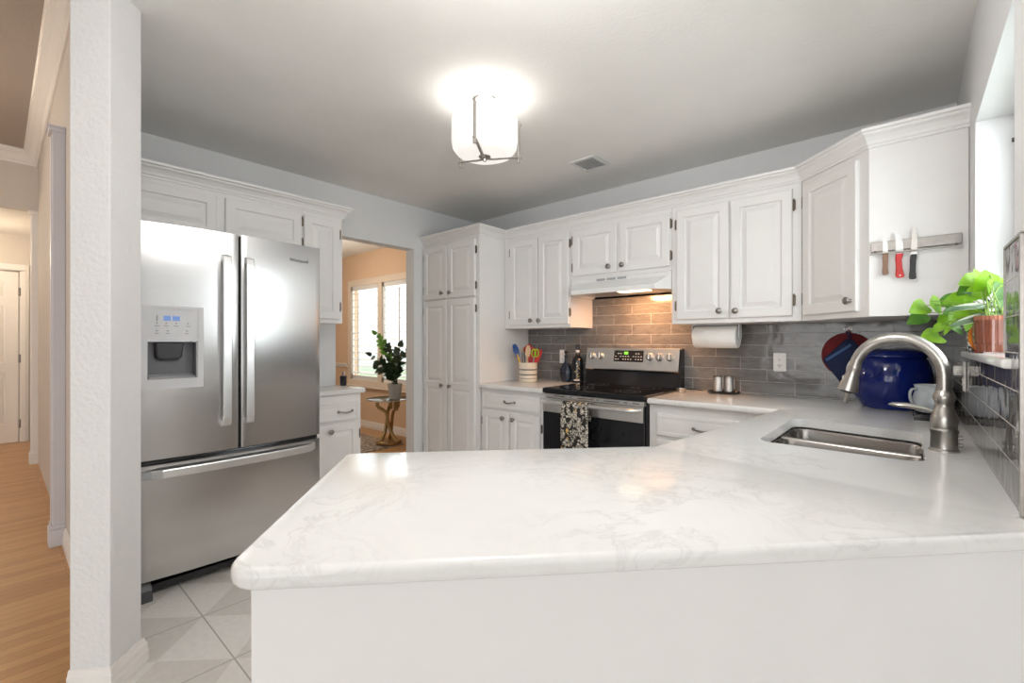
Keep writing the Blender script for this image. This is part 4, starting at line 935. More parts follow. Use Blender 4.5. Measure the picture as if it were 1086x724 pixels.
# ---------------- outlets
def outlet(label, loc, rotz, plug=False):
    o = thing('wall_outlet', label, 'outlet', loc, rotz, 'wall outlets')
    obj('cover_plate', MB().box(-0.036, 0.036, -0.006, 0, -0.058, 0.058), 'plastic', o, world=False, bevel=0.003)
    for z in (-0.021, 0.021):
        rc = obj('receptacle', MB().lathe([(0.0165, -0.006), (0.0165, -0.0085), (0.015, -0.0092), (0, -0.0092)], (0, 0, z), 20, 'y'), 'plastic', o, world=False, smooth=True)
        obj('slot', MB().box(-0.0075, -0.0045, -0.0098, -0.009, z - 0.002, z + 0.007).box(0.0045, 0.0075, -0.0098, -0.009, z - 0.002, z + 0.007).lathe([(0.0028, -0.0098), (0.0028, -0.009)], (0, 0, z - 0.008), 10, 'y'), 'dgrey', rc, world=False)
    return o
outlet('white wall outlet behind the dark bottles, left of the range', (1.137, -0.0125, 1.075), 0)
outlet('white wall outlet on grey tile between the paper towel roll and the hanging pot holders', (2.792, -0.0125, 1.075), 0)
o = outlet('white wall outlet under the window sill with a plug in it', (W - 0.0005, -0.80, 1.070), -pi / 2)
pl = obj('plug', MB().box(-0.020, 0.020, -0.034, -0.0095, 0.004, 0.040).box(-0.050, 0.050, -0.028, -0.016, 0.015, 0.027), 'plastic', o, world=False, bevel=0.003)

# ---------------- paper towel
p = thing('paper_towel_holder', 'white paper towel roll on a bracket under the wall cabinet', 'paper towels', (2.45, -0.17, 1.32))
RZ = 1.236
obj('paper_roll', MB().loft([[(x, -0.17 + rr_ * cos(2 * pi * i / 40), RZ + rr_ * sin(2 * pi * i / 40)) for i in range(40)] for x, rr_ in ((2.325, 0.02), (2.325, 0.070), (2.330, 0.073), (2.585, 0.073), (2.590, 0.070), (2.590, 0.02))], True, (True, True)), 'paper', p, smooth=True)
for x, dxx in ((2.312, 1), (2.600, -1)):
    bk = fillet([(-0.195, 1.317), (-0.205, RZ), (-0.17, RZ - 0.034), (-0.135, RZ), (-0.145, 1.317)], [0, 0.015, 0.025, 0.015, 0], 4)
    obj('bracket', MB().loft([[(x - 0.004, y, z) for y, z in bk], [(x + 0.004, y, z) for y, z in bk]]), 'lgrey', p, bevel=0.0015)
obj('mount_bar', MB().box(2.31, 2.602, -0.19, -0.15, 1.312, 1.3195), 'lgrey', p)

# ---------------- utensil crock and the tools in it
KX, KY = 0.930, -0.245
c = thing('utensil_crock', 'cream stoneware crock with dark stripes holding utensils on the left worktop', 'crock', (KX, KY, CZ))
obj('pot', MB().lathe([(0.070, CZ), (0.076, CZ + 0.004), (0.077, CZ + 0.15), (0.079, CZ + 0.155), (0.079, CZ + 0.162), (0.070, CZ + 0.162), (0.069, CZ + 0.02), (0.0, CZ + 0.02)], (KX, KY, 0), 36), 'cream', c, smooth=True)
for z, h in ((0.098, 0.010), (0.056, 0.009), (0.026, 0.004)):
    obj('stripe', MB().lathe([(0.0765, CZ + z), (0.0778, CZ + z + 0.001), (0.0778, CZ + z + h - 0.001), (0.0765, CZ + z + h)], (KX, KY, 0), 36, cap=(False, False)), 'stripe', c, smooth=True)
RV = Vector((cos(radians(YAW)), sin(radians(YAW)), 0)); FV = Vector((-sin(radians(YAW)), cos(radians(YAW)), 0)); K0 = Vector((KX, KY, CZ))
def kp(r_, f_, z): return K0 + RV * r_ + FV * f_ + Vector((0, 0, z))
GU = 'tools in the crock'
def paddle(p0, p1, hl, wd, th, m, parent, bowl_=0.0):
    """flat or spooned head of length hl starting at p1 along the handle direction"""
    d_ = (p1 - p0).normalized(); n_ = -FV + d_ * d_.dot(FV); n_.normalize(); a_ = d_.cross(n_)
    rings = []
    for i in range(9):
        k = i / 8; w__ = wd * (0.25 + 0.75 * sin(pi * min(1, 0.12 + k * 0.80)) ** 0.7); q = p1 + d_ * (hl * k) - n_ * bowl_ * sin(pi * k)
        rings.append([q + a_ * w__ / 2 + n_ * th * .3, q + n_ * (th / 2 - bowl_ * .6 * sin(pi * k)), q - a_ * w__ / 2 + n_ * th * .3, q - n_ * th / 2])
    return obj('head', MB().loft(rings), m, parent, smooth=True)
u = thing('spoon', 'blue nylon spoon with yellow handle leaning left in the crock', 'spoon', K0, 0, GU)
a_, b_ = kp(-0.03, 0.02, 0.03), kp(-0.095, 0.01, 0.235)
obj('handle', MB().tube([a_, b_], [0.006, 0.008], 8), 'yellow', u, smooth=True); paddle(a_, b_ - (b_ - a_) * .12, 0.115, 0.052, 0.010, 'bluep', u, 0.008)
u = thing('wooden_spatula', 'pale wooden spatula in the middle of the crock', 'spatula', K0, 0, GU)
a_, b_ = kp(-0.02, -0.04, 0.03), kp(-0.006, -0.03, 0.215)
obj('handle', MB().tube([a_, b_], [0.006, 0.007], 8), 'wood', u, smooth=True); paddle(a_, b_, 0.095, 0.046, 0.008, 'wood', u)
u = thing('tongs', 'dark tongs with light tips standing behind the wooden spatula', 'tongs', K0, 0, GU)
obj('arm', MB().tube([kp(-0.045, 0.0, 0.03), kp(-0.052, 0.0, 0.25)], 0.006, 8, flat=0.4), 'dgrey', u, smooth=True); obj('arm', MB().tube([kp(-0.02, 0.0, 0.03), kp(-0.034, 0.01, 0.25)], 0.006, 8, flat=0.4), 'dgrey', u, smooth=True)
obj('tip', MB().tube([kp(-0.052, 0.0, 0.25), kp(-0.048, 0.0, 0.29)], [0.011, 0.007], 8, flat=0.5), 'wood', u, smooth=True)
u = thing('turner', 'broad bright red turner at the right of the crock', 'turner', K0, 0, GU)
a_, b_ = kp(0.0, -0.015, 0.03), kp(0.035, -0.02, 0.160)
obj('handle', MB().tube([a_, b_], 0.008, 8), 'red', u, smooth=True)
d_ = (b_ - a_).normalized(); s_ = d_.cross(FV).normalized()
obj('blade', MB().loft([[b_ + d_ * h_ + s_ * w__ + FV * t_ for w__, t_ in ((-wd, -.004), (wd, -.004), (wd, .004), (-wd, .004))] for h_, wd in ((0, 0.035), (0.02, 0.05), (0.09, 0.058), (0.13, 0.055))]), 'red', u, bevel=0.004)
u = thing('ladle', 'dark red ladle behind the red turner', 'ladle', K0, 0, GU)
a_, b_ = kp(0.01, 0.04, 0.03), kp(0.015, 0.05, 0.24)
obj('handle', MB().tube([a_, b_], 0.007, 8), 'maroon', u, smooth=True)
obj('bowl', MB().lathe([(0.006, -0.02), (0.030, -0.012), (0.042, 0.010), (0.044, 0.028), (0.040, 0.028), (0.0, 0.0)], (0, 0, 0), 20).xf(Matrix.Translation(kp(0.012, 0.045, 0.27)) @ Matrix.Rotation(radians(60), 4, 'X')), 'red', u, smooth=True)
u = thing('kitchen_scissors', 'lime green handled scissors at the front right of the crock', 'scissors', K0, 0, GU)
obj('blade', MB().tube([kp(0.02, -0.045, 0.03), kp(0.050, -0.05, 0.21)], [0.004, 0.009], 8, flat=0.3), 'bright', u, smooth=True)
for q, s2 in ((0.045, -1), (0.070, 1)):
    lp_ = [kp(q + 0.016 * cos(2 * pi * i / 20) , -0.05 + 0.004 * s2, 0.245 + 0.032 * sin(2 * pi * i / 20)) for i in range(21)]
    obj('handle', MB().tube(lp_, 0.005, 8, cap=(False, False)), 'lime', u, smooth=True)

# ---------------- bottles
b = thing('bottle', 'short round dark blue bottle with a ball stopper left of the tall bottle', 'bottle', (1.205, -0.075, CZ), 0, 'bottles by the range')
obj('glass', MB().lathe([(0.034, 0), (0.040, 0.004), (0.053, 0.035), (0.058, 0.070), (0.054, 0.105), (0.038, 0.142), (0.018, 0.165), (0.013, 0.18), (0.013, 0.215), (0.016, 0.218), (0.016, 0.226), (0.0, 0.226)], (0, 0, 0), 32, sq=0.62), 'bottleblue', b, world=False, smooth=True)
obj('stopper', MB().lathe([(0.008, 0.226), (0.006, 0.236), (0.012, 0.244), (0.0155, 0.256), (0.012, 0.268), (0.0, 0.272)], (0, 0, 0), 18), 'black', b, world=False, smooth=True)
b = thing('bottle', 'tall dark bottle with gold lettering beside the range', 'bottle', (1.325, -0.075, CZ), 0, 'bottles by the range')
obj('glass', MB().lathe([(0.040, 0), (0.045, 0.004), (0.046, 0.17), (0.042, 0.195), (0.022, 0.222), (0.0155, 0.24), (0.0155, 0.30)], (0, 0, 0), 32), 'bottle', b, world=False, smooth=True)
obj('neck_label', MB().lathe([(0.0162, 0.252), (0.0165, 0.253), (0.0165, 0.272), (0.0162, 0.273)], (0, 0, 0), 24, cap=(False, False)), 'lgrey', b, world=False, smooth=True)
obj('cap', MB().lathe([(0.0165, 0.296), (0.0175, 0.298), (0.0175, 0.318), (0.015, 0.321), (0, 0.321)], (0, 0, 0), 24), 'blackm', b, world=False, smooth=True)
# flowing gold and pale marks around the label side
mk = MB(); rg = random.Random(5)
for i in range(7):
    z = 0.035 + i * 0.021; a_ = radians(-62 + rg.uniform(-12, 12)); l_ = rg.uniform(0.3, 0.7)
    P_ = [(0.0465 * cos(a_ + l_ * (k - 2) / 4), 0.0465 * sin(a_ + l_ * (k - 2) / 4), z + 0.007 * sin(k * 1.7 + i)) for k in range(5)]
    mk.tube(smooth_path(P_, 4), 0.0022, 6)
obj('lettering', mk, 'gold', b, world=False, smooth=True)
obj('front_label', MB().loft([[(0.0466 * cos(a_), 0.0466 * sin(a_), z) for a_ in [radians(-100 + 8 * i) for i in range(9)]] for z in (0.020, 0.028)], False), 'lgrey', b, world=False)

# ---------------- salt and pepper
SX, SY = 2.485, -0.115
t = thing('tray', 'small black oval tray under the salt and pepper shakers', 'tray', (SX, SY, CZ))
obj('plate', MB().lathe([(0.085, 0.0), (0.098, 0.006), (0.102, 0.016), (0.098, 0.017), (0.086, 0.008), (0.0, 0.007)], (0, 0, 0), 40, sq=0.66).xf(Matrix.Rotation(radians(14), 4, 'Z')), 'black', t, world=False, smooth=True)
def shaker(label, dx_, dy_):
    s = thing('shaker', label, 'shaker', (SX + dx_, SY + dy_, CZ + 0.008), 0, 'salt and pepper shakers')
    obj('body', MB().lathe([(0.024, 0), (0.028, 0.003), (0.0285, 0.098), (0.027, 0.103), (0.022, 0.107), (0, 0.108)], (0, 0, 0), 28), 'shaker', s, world=False, smooth=True)
    obj('base_ring', MB().lathe([(0.0288, 0.0), (0.0298, 0.001), (0.0298, 0.008), (0.0286, 0.009)], (0, 0, 0), 28, cap=(False, False)), 'blackm', s, world=False, smooth=True)
    obj('cap_ring', MB().lathe([(0.0288, 0.099), (0.0292, 0.100), (0.0285, 0.107), (0.024, 0.110), (0, 0.110)], (0, 0, 0), 28), 'darknickel', s, world=False, smooth=True)
    hl_ = [(0.0285, -0.006, 0.02), (0.034, -0.007, 0.03), (0.035, -0.008, 0.06), (0.033, -0.007, 0.085), (0.0285, -0.006, 0.092)]
    obj('handle', MB().tube(smooth_path(hl_, 4), 0.003, 8), 'darknickel', s, world=False, smooth=True)
shaker('hammered steel shaker nearer the range on the black tray', -0.033, -0.008); shaker('hammered steel shaker farther right on the black tray', 0.033, 0.006)
# scoop beside the range
s = thing('scoop', 'small steel scoop with a black handle lying beside the range', 'scoop', (2.235, -0.20, CZ))
obj('cup', MB().lathe([(0.022, 0), (0.027, 0.003), (0.030, 0.026), (0.028, 0.026), (0.025, 0.005), (0, 0.004)], (2.242, -0.215, CZ), 24), 'nickel', s, smooth=True)
obj('handle', MB().tube(smooth_path([(2.262, -0.195, CZ + 0.022), (2.285, -0.165, CZ + 0.020), (2.312, -0.115, CZ + 0.014), (2.335, -0.075, CZ + 0.008)], 5), 0.010, 10, flat=0.35), 'blackm', s, smooth=True)

# ---------------- blue jar, mug, caddy
j = thing('cookie_jar', 'large round cobalt blue glazed jar with a lid in the back corner', 'jar', (3.333, -0.218, CZ))
obj('body', MB().lathe([(0.105, 0), (0.118, 0.004), (0.150, 0.060), (0.166, 0.125), (0.167, 0.160), (0.160, 0.205), (0.146, 0.250), (0.138, 0.262)], (0, 0, 0), 48), 'cobalt', j, world=False, smooth=True)
ld = obj('lid', MB().lathe([(0.138, 0.262), (0.143, 0.265), (0.142, 0.275), (0.128, 0.292), (0.09, 0.303), (0.0, 0.306)], (0, 0, 0), 48), 'cobalt', j, world=False, smooth=True)
obj('lid_rim', MB().lathe([(0.1445, 0.262), (0.1465, 0.265), (0.1445, 0.268)], (0, 0, 0), 48, cap=(False, False)), 'cobalt', ld, world=False, smooth=True)
obj('vent_plug', MB().box(-0.115, -0.065, -0.045, -0.012, 0.285, 0.302), 'lgrey', ld, world=False, bevel=0.004)
seam = [(-0.03 + 0.0, -0.158, 0.215), (-0.035, -0.1635, 0.19), (-0.06, -0.1595, 0.165), (-0.10, -0.137, 0.160), (-0.13, -0.108, 0.162)]
obj('raised_seam', MB().tube(smooth_path(seam, 5), 0.003, 8), 'cobalt', j, world=False, smooth=True)
hdl = [(-0.148, -0.045, 0.155), (-0.170, -0.080, 0.165), (-0.172, -0.085, 0.205), (-0.158, -0.075, 0.240), (-0.140, -0.055, 0.246)]
obj('handle', MB().tube(smooth_path(hdl, 5), 0.0065, 10), 'lgrey', j, world=False, smooth=True)
t = thing('sponge_caddy', 'black slatted caddy behind the faucet carrying the pale blue mug', 'caddy', (3.490, -0.50, CZ))
cdm = MB().box(3.425, 3.555, -0.625, -0.36, CZ + 0.004, CZ + 0.010)
for i in range(7): cdm.box(3.425 + 0.02 * i, 3.433 + 0.02 * i, -0.625, -0.36, CZ + 0.010, CZ + 0.016)
obj('tray', cdm, 'blackm', t)
obj('rail', MB().box(3.420, 3.560, -0.632, -0.625, CZ + 0.0, CZ + 0.026).box(3.420, 3.560, -0.36, -0.353, CZ + 0.0, CZ + 0.026).box(3.418, 3.425, -0.632, -0.353, CZ + 0.016, CZ + 0.026), 'black', t, bevel=0.002)
m_ = thing('mug', 'pale blue-grey glazed mug behind the faucet neck', 'mug', (3.488, -0.435, CZ + 0.017))
obj('cup', MB().lathe([(0.052, 0), (0.060, 0.003), (0.072, 0.035), (0.073, 0.062), (0.064, 0.098), (0.063, 0.110), (0.068, 0.126), (0.064, 0.127), (0.059, 0.110), (0.060, 0.09), (0.066, 0.05), (0.05, 0.01), (0, 0.008)], (0, 0, 0), 40), 'mug', m_, world=False, smooth=True)
hdl = [(-0.055, -0.035, 0.105), (-0.072, -0.048, 0.107), (-0.080, -0.054, 0.085), (-0.076, -0.050, 0.050), (-0.062, -0.038, 0.035)]
obj('handle', MB().tube(smooth_path(hdl, 5), 0.007, 10, flat=0.7), 'mug', m_, world=False, smooth=True)

# ---------------- pot holders on a wall hook
h = thing('wall_hook', 'small chrome double hook on the grey tile holding the pot holders', 'hook', (3.14, -0.013, 1.27))
obj('plate', MB().lathe([(0.014, 0), (0.014, -0.003), (0.010, -0.005), (0, -0.005)], (0, 0, 0.012), 20, 'y'), 'bright', h, world=False, smooth=True)
for sx in (-1, 1): obj('prong', MB().tube(smooth_path([(0, -0.004, 0.012), (sx * 0.010, -0.012, 0.020), (sx * 0.019, -0.015, 0.014), (sx * 0.017, -0.015, 0.004), (sx * 0.008, -0.014, 0.002)], 4), 0.0025, 8), 'bright', h, world=False, smooth=True)
obj('stem', MB().tube([(0, -0.006, 0.01), (0, -0.012, -0.02), (0, -0.018, -0.028), (0, -0.026, -0.026), (0, -0.029, -0.018)], 0.0028, 8), 'bright', h, world=False, smooth=True)
p = thing('pot_holder', 'round dark red pot holder hanging behind the navy one', 'pot holder', (3.14, -0.022, 1.128), 0, 'hanging pot holders')
obj('pad', MB().lathe([(0.0, 0.005), (0.118, 0.005), (0.124, 0.001), (0.124, -0.002), (0.118, -0.005), (0.0, -0.005)], (0, 0, 0), 44, 'y'), 'maroon', p, world=False, smooth=True)
obj('binding', MB().lathe([(0.122, 0.005), (0.127, 0.004), (0.129, 0), (0.127, -0.004), (0.122, -0.005)], (0, 0, 0), 44, 'y', cap=(False, False)), 'maroon', p, world=False, smooth=True)
obj('hanging_loop', MB().tube(smooth_path([(-0.008, -0.002, 0.122), (-0.009, -0.004, 0.132), (0, -0.005, 0.142), (0.009, -0.004, 0.132), (0.008, -0.002, 0.122)], 4), 0.003, 8), 'maroon', p, world=False, smooth=True)
p = thing('pot_holder', 'navy quilted pot holder with a light stripe hanging in front', 'pot holder', (3.14, -0.038, 1.09), 0, 'hanging pot holders')
sqr = fillet([(-0.006, -0.165), (0.118, -0.005), (0.008, 0.148), (-0.122, 0.008)], [0.03, 0.03, 0.025, 0.02], 6)
pf = MB().loft([[(x * k_, y_, z * k_) for x, z in sqr] for k_, y_ in ((0.96, 0.007), (1.0, 0.003), (1.0, -0.003), (0.96, -0.007), (0.5, -0.009))])
obj('pad', pf, 'navy', p, world=False, smooth=True)
obj('stripe', MB().loft([[(-0.106, y_, 0.012), (-0.098, y_, 0.000), (0.020, y_, 0.092), (0.012, y_, 0.104)] for y_ in (-0.0085, -0.0105)]), 'navyl', p, world=False)
obj('hanging_loop', MB().tube(smooth_path([(0.006, -0.002, 0.136), (-0.004, -0.006, 0.158), (-0.006, -0.004, 0.172), (0.006, -0.002, 0.160), (0.016, 0, 0.136)], 4), 0.003, 8), 'navy', p, world=False, smooth=True)

# ---------------- knife strip and knives
k = thing('knife_strip', 'magnetic steel knife strip with a rail on the corner cabinet side', 'knife rack', (3.43, -0.6405, 1.63))
obj('bar', MB().box(3.274, W + 0.0, -0.656, -0.6405, 1.611, 1.655), 'darknickel', k, bevel=0.002)
obj('rail', MB().tube([(3.272, -0.668, 1.600), (W + 0.002, -0.668, 1.600)], 0.0035, 10), 'nickel', k, smooth=True)
for x in (3.290, 3.552): obj('rail_post', MB().tube([(x, -0.668, 1.600), (x, -0.662, 1.606), (x, -0.654, 1.613)], 0.004, 8), 'nickel', k, smooth=True)
def knife(label, x, zt, zb, ze, bw, hw_, m, tilt=0.0, blade='bright', notch=0):
    n = thing('knife', label, 'knife', (x, -0.6585, zb), 0, 'knives on the magnetic strip'); n.rotation_euler = (0, tilt, 0)
    Lb, Lh = zt - zb, zb - ze
    pr_ = [(-bw * .5, 0), (bw * .5, 0), (bw * .5, Lb * .45), (bw * .36, Lb * .72), (0.0, Lb * .95), (-bw * .30, Lb), (-bw * .46, Lb * .9)]
    obj('blade', MB().loft([[(px_, y_, pz) for px_, pz in pr_] for y_ in (-0.0009, 0.0009)]), blade, n, world=False)
    hs = [(-hw_ * .42, 0.002), (hw_ * .46, 0.002), (hw_ * (.46 - notch), -Lh * .25), (hw_ * (.42 - notch * .6), -Lh * .6), (hw_ * .50, -Lh * .92), (hw_ * .36, -Lh), (-hw_ * .36, -Lh), (-hw_ * .52, -Lh * .90), (-hw_ * .44, -Lh * .5), (-hw_ * .50, -Lh * .2)]
    obj('handle', MB().loft([[(px_ * q, y_, pz) for px_, pz in hs] for q, y_ in ((0.8, -0.0075), (1.0, -0.0045), (1.0, 0.0015), (0.9, 0.002))]), m, n, world=False, bevel=0.0015)
    return n
knife('small knife with a brown wooden handle, leftmost on the strip', 3.325, 1.678, 1.598, 1.503, 0.018, 0.022, 'brownwood', blade='white')
n = knife('knife with a bright red handle on the strip', 3.373, 1.690, 1.590, 1.486, 0.026, 0.030, 'knifered', -0.02, blade='white', notch=0.22)
obj('hole', MB().lathe([(0.003, -0.0078), (0.003, -0.0070)], (0, 0, -0.094), 12, 'y'), 'white', n, world=False)
n = knife('long steel knife with a black handle, rightmost on the strip', 3.420, 1.702, 1.582, 1.474, 0.020, 0.024, 'blackm', 0.04, blade='nickel', notch=0.1)
obj('bolster', MB().box(-0.011, 0.011, -0.006, 0.002, -0.004, 0.006), 'bright', n, world=False, bevel=0.001)
obj('end_cap', MB().box(-0.009, 0.009, -0.007, 0.002, -0.110, -0.104), 'bright', n, world=False, bevel=0.001)

# ---------------- plant on the window sill
SZ = 1.1685
PX, PY = 3.607, -1.20
p = thing('potted_pothos', 'lime green trailing houseplant in a ribbed terracotta pot on the sill', 'potted plant', (PX, PY, SZ))
rb = MB(); rings = []
for r_, z in ((0.040, 0.004), (0.040, 0.03), (0.044, 0.034), (0.0455, 0.075), (0.0465, 0.112), (0.0465, 0.118), (0.042, 0.118), (0.041, 0.10)):
    rings.append([((r_ + (0.0006 if i % 2 else -0.0006)) * cos(2 * pi * i / 64), (r_ + (0.0006 if i % 2 else -0.0006)) * sin(2 * pi * i / 64), z) for i in range(64)])
obj('pot', rb.loft(rings, True, (True, True)), 'terra', p, world=False)
obj('glass_sleeve', MB().lathe([(0.045, 0.0), (0.049, 0.003), (0.0505, 0.105), (0.0495, 0.105), (0.048, 0.004), (0, 0.003)], (0, 0, 0), 40), 'cupglass', p, world=False, smooth=True)
obj('soil', MB().lathe([(0.041, 0.108), (0.02, 0.114), (0, 0.115)], (0, 0, 0), 24, cap=(True, True)), 'soil', p, world=False, smooth=True)
def leaf_mesh(L_, heart=True, fold=0.22, droop=0.25):
    mb = MB(); n_ = 14; rows = []
    for i in range(n_ + 1):
        k = i / n_
        if heart: w__ = L_ * 0.42 * max(0.0, sin(pi * k ** 0.55)) ** 0.85
        else: w__ = L_ * 0.105 * sin(pi * (0.06 + 0.92 * k)) ** 0.7
        x = L_ * k; z = -droop * L_ * k * k
        back = -L_ * 0.16 * math.exp(-((k - 0.10) / 0.12) ** 2) if heart else 0
        rows.append([(x + back, -w__, z + fold * w__), (x + back * .5, -w__ * .5, z + fold * w__ * .35), (x, 0, z), (x + back * .5, w__ * .5, z + fold * w__ * .35), (x + back, w__, z + fold * w__)])
    for r_ in rows: mb.v += r_
    for i in range(n_):
        for q in range(4): mb.f.append((i * 5 + q, i * 5 + q + 1, (i + 1) * 5 + q + 1, (i + 1) * 5 + q))
    return mb
def leaf(parent, L_, pos, T, Nn, m, heart=True, fold=0.22, droop=0.25):
    T = Vector(T).normalized(); Nn = Vector(Nn); Nn = (Nn - T * Nn.dot(T)).normalized(); B_ = Nn.cross(T)
    MX_ = Matrix(((T.x, B_.x, Nn.x, pos[0]), (T.y, B_.y, Nn.y, pos[1]), (T.z, B_.z, Nn.z, pos[2]), (0, 0, 0, 1)))
    mb = leaf_mesh(L_, heart, fold, droop); me_v = [(v_[0], v_[1]) for v_ in mb.v]
    mb.xf(MX_); o = obj('leaf', mb, m, parent, smooth=True)
    uv = o.data.uv_layers.new(name='UVMap'); wmax = max(abs(q[1]) for q in me_v)
    inv = (MX_.inverted() @ Matrix.Translation(root_loc(parent)))
    for lp__ in o.data.loops:
        c_ = inv @ o.data.vertices[lp__.vertex_index].co
        uv.data[lp__.index].uv = (c_.x / L_, min(1, abs(c_.y) / (0.0001 + wmax)))
    return o
LEAVES = [
    ('p', 0.08, 3.429, -1.126, 1.323, -0.5, -0.81, -0.3, 0.66, -0.58, 0.48), ('p', 0.079, 3.481, -1.107, 1.325, 0.54, 0.56, -0.63, 0.82, -0.52, 0.24),
    ('d', 0.075, 3.424, -1.09, 1.288, -0.65, -0.59, -0.49, 0.49, -0.81, 0.33), ('p', 0.088, 3.461, -1.138, 1.223, -0.55, -0.83, -0.06, 0.65, -0.48, 0.59),
    ('p', 0.087, 3.523, -1.11, 1.284, -0.08, -0.14, -0.99, 0.71, -0.71, 0.04), ('d', 0.073, 3.504, -1.06, 1.346, -0.88, -0.37, -0.3, 0.21, -0.87, 0.45),
    ('p', 0.049, 3.493, -1.11, 1.272, -0.31, -0.07, -0.95, 0.15, -0.99, 0.03), ('p', 0.039, 3.477, -1.137, 1.249, -0.6, -0.08, -0.79, 0.09, -1.0, 0.04),
    ('p', 0.042, 3.501, -1.129, 1.242, -0.05, 0.34, -0.94, 0.8, -0.55, -0.25), ('p', 0.083, 3.584, -1.163, 1.39, -0.47, -0.14, -0.87, 0.51, -0.85, -0.14),
    ('p', 0.07, 3.554, -1.123, 1.409, -0.66, -0.7, -0.28, 0.57, -0.71, 0.42), ('d', 0.064, 3.549, -1.101, 1.383, -0.71, -0.22, -0.67, 0.22, -0.97, 0.08),
    ('p', 0.074, 3.618, -1.133, 1.403, 0.78, 0.49, 0.38, 0.24, -0.8, 0.55), ('d', 0.067, 3.624, -1.154, 1.361, -0.14, -0.4, -0.91, 0.55, -0.79, 0.27),
    ('p', 0.084, 3.545, -1.157, 1.303, -0.79, -0.52, -0.31, 0.24, -0.74, 0.63), ('p', 0.053, 3.552, -1.151, 1.259, 0.08, 0.33, -0.94, 0.67, -0.72, -0.2),
    ('p', 0.078, 3.523, -1.11, 1.349, -0.88, -0.45, -0.15, 0.3, -0.77, 0.55), ('d', 0.065, 3.531, -1.09, 1.249, 0.75, 0.32, -0.58, 0.64, -0.57, 0.51),
    ('p', 0.067, 3.599, -1.176, 1.367, 0.21, 0.55, -0.81, 0.94, -0.34, 0.02), ('p', 0.047, 3.573, -1.132, 1.428, -0.09, -0.18, 0.98, 0.6, -0.79, -0.09),
    ('d', 0.067, 3.624, -1.142, 1.325, 0.02, -0.3, -0.95, 0.69, -0.69, 0.23), ('p', 0.074, 3.564, -1.167, 1.358, -0.67, -0.52, -0.53, 0.16, -0.8, 0.58),
    ('d', 0.067, 3.514, -1.051, 1.313, -0.56, -0.15, -0.81, 0.54, -0.81, -0.22), ('v', 0.163, 3.572, -1.2, 1.282, -0.8, -0.58, -0.16, 0.39, -0.69, 0.61),
    ('v', 0.146, 3.555, -1.202, 1.319, -0.87, -0.5, 0.03, 0.39, -0.64, 0.66), ('v', 0.105, 3.58, -1.153, 1.351, -0.6, -0.65, 0.46, 0.79, -0.55, 0.26),
    ('v', 0.102, 3.603, -1.187, 1.317, -0.6, -0.79, 0.12, 0.62, -0.36, 0.7), ('v', 0.089, 3.597, -1.205, 1.29, -0.61, -0.73, -0.31, 0.53, -0.67, 0.53),
]

pot_top = Vector((PX, PY, SZ + 0.112))
LM = {'p': 'pothos', 'd': 'pothosd', 'v': 'varieg'}
st = MB(); rg = random.Random(11)
for kind, L_, x, y, z, tx, ty, tz, nx_, ny_, nz_ in LEAVES:
    L_ *= 0.9; T = Vector((tx, ty, tz)); ctr = Vector((x, y, z)); b0 = ctr - T * L_ * 0.5
    leaf(p, L_, b0, T, (nx_, ny_, nz_), LM[kind], kind != 'v', 0.18 if kind != 'v' else 0.5, 0.18)
    s0 = pot_top + Vector((rg.uniform(-0.025, 0.02), rg.uniform(-0.02, 0.02), 0)); mid = (s0 + b0) * 0.5 + Vector((0, 0, 0.03))
    st.tube(arc(s0, mid, b0, 8), 0.0017, 6)
obj('stems', st, 'stem', p, smooth=True)
v = thing('vase', 'small black and white speckled vase behind the terracotta pot', 'vase', (3.580, -1.085, SZ))
obj('body', MB().lathe([(0.022, 0), (0.026, 0.003), (0.028, 0.05), (0.027, 0.085), (0.024, 0.092), (0.021, 0.090), (0.023, 0.05), (0.0, 0.01)], (0, 0, 0), 32), 'mosaic', v, world=False, smooth=True)
v = thing('glass_ornament', 'curved amber glass ornament with a red foot on the window sill', 'ornament', (3.568, -1.175, SZ))
obj('curve', MB().tube(smooth_path([(-0.004, 0.012, 0.082), (-0.012, 0.008, 0.065), (-0.012, 0.004, 0.040), (-0.004, 0.0, 0.020), (0.006, -0.006, 0.010)], 5), [0.004] + [0.006] * 18 + [0.005] * 2, 10), 'amber', v, world=False, smooth=True)
obj('foot', MB().lathe([(0.010, 0), (0.011, 0.002), (0.009, 0.010), (0.004, 0.012), (0, 0.012)], (0.006, -0.006, 0), 18), 'red', v, world=False, smooth=True)
v = thing('wire_stand', 'thin black wire stand at the far end of the window sill', 'stand', (3.568, -0.985, SZ))
obj('base', MB().tube(smooth_path([(0.0, -0.035, 0.002), (0.0, 0.0, 0.002), (0.006, 0.03, 0.002)], 4), 0.002, 8).tube([(-0.008, -0.005, 0.002), (0.012, 0.0, 0.002)], 0.002, 8), 'black', v, world=False, smooth=True)
for x, y in ((-0.008, -0.005), (0.012, 0.0)): obj('upright', MB().tube([(x, y, 0.002), (x, y, 0.088)], 0.0018, 8), 'black', v, world=False, smooth=True)

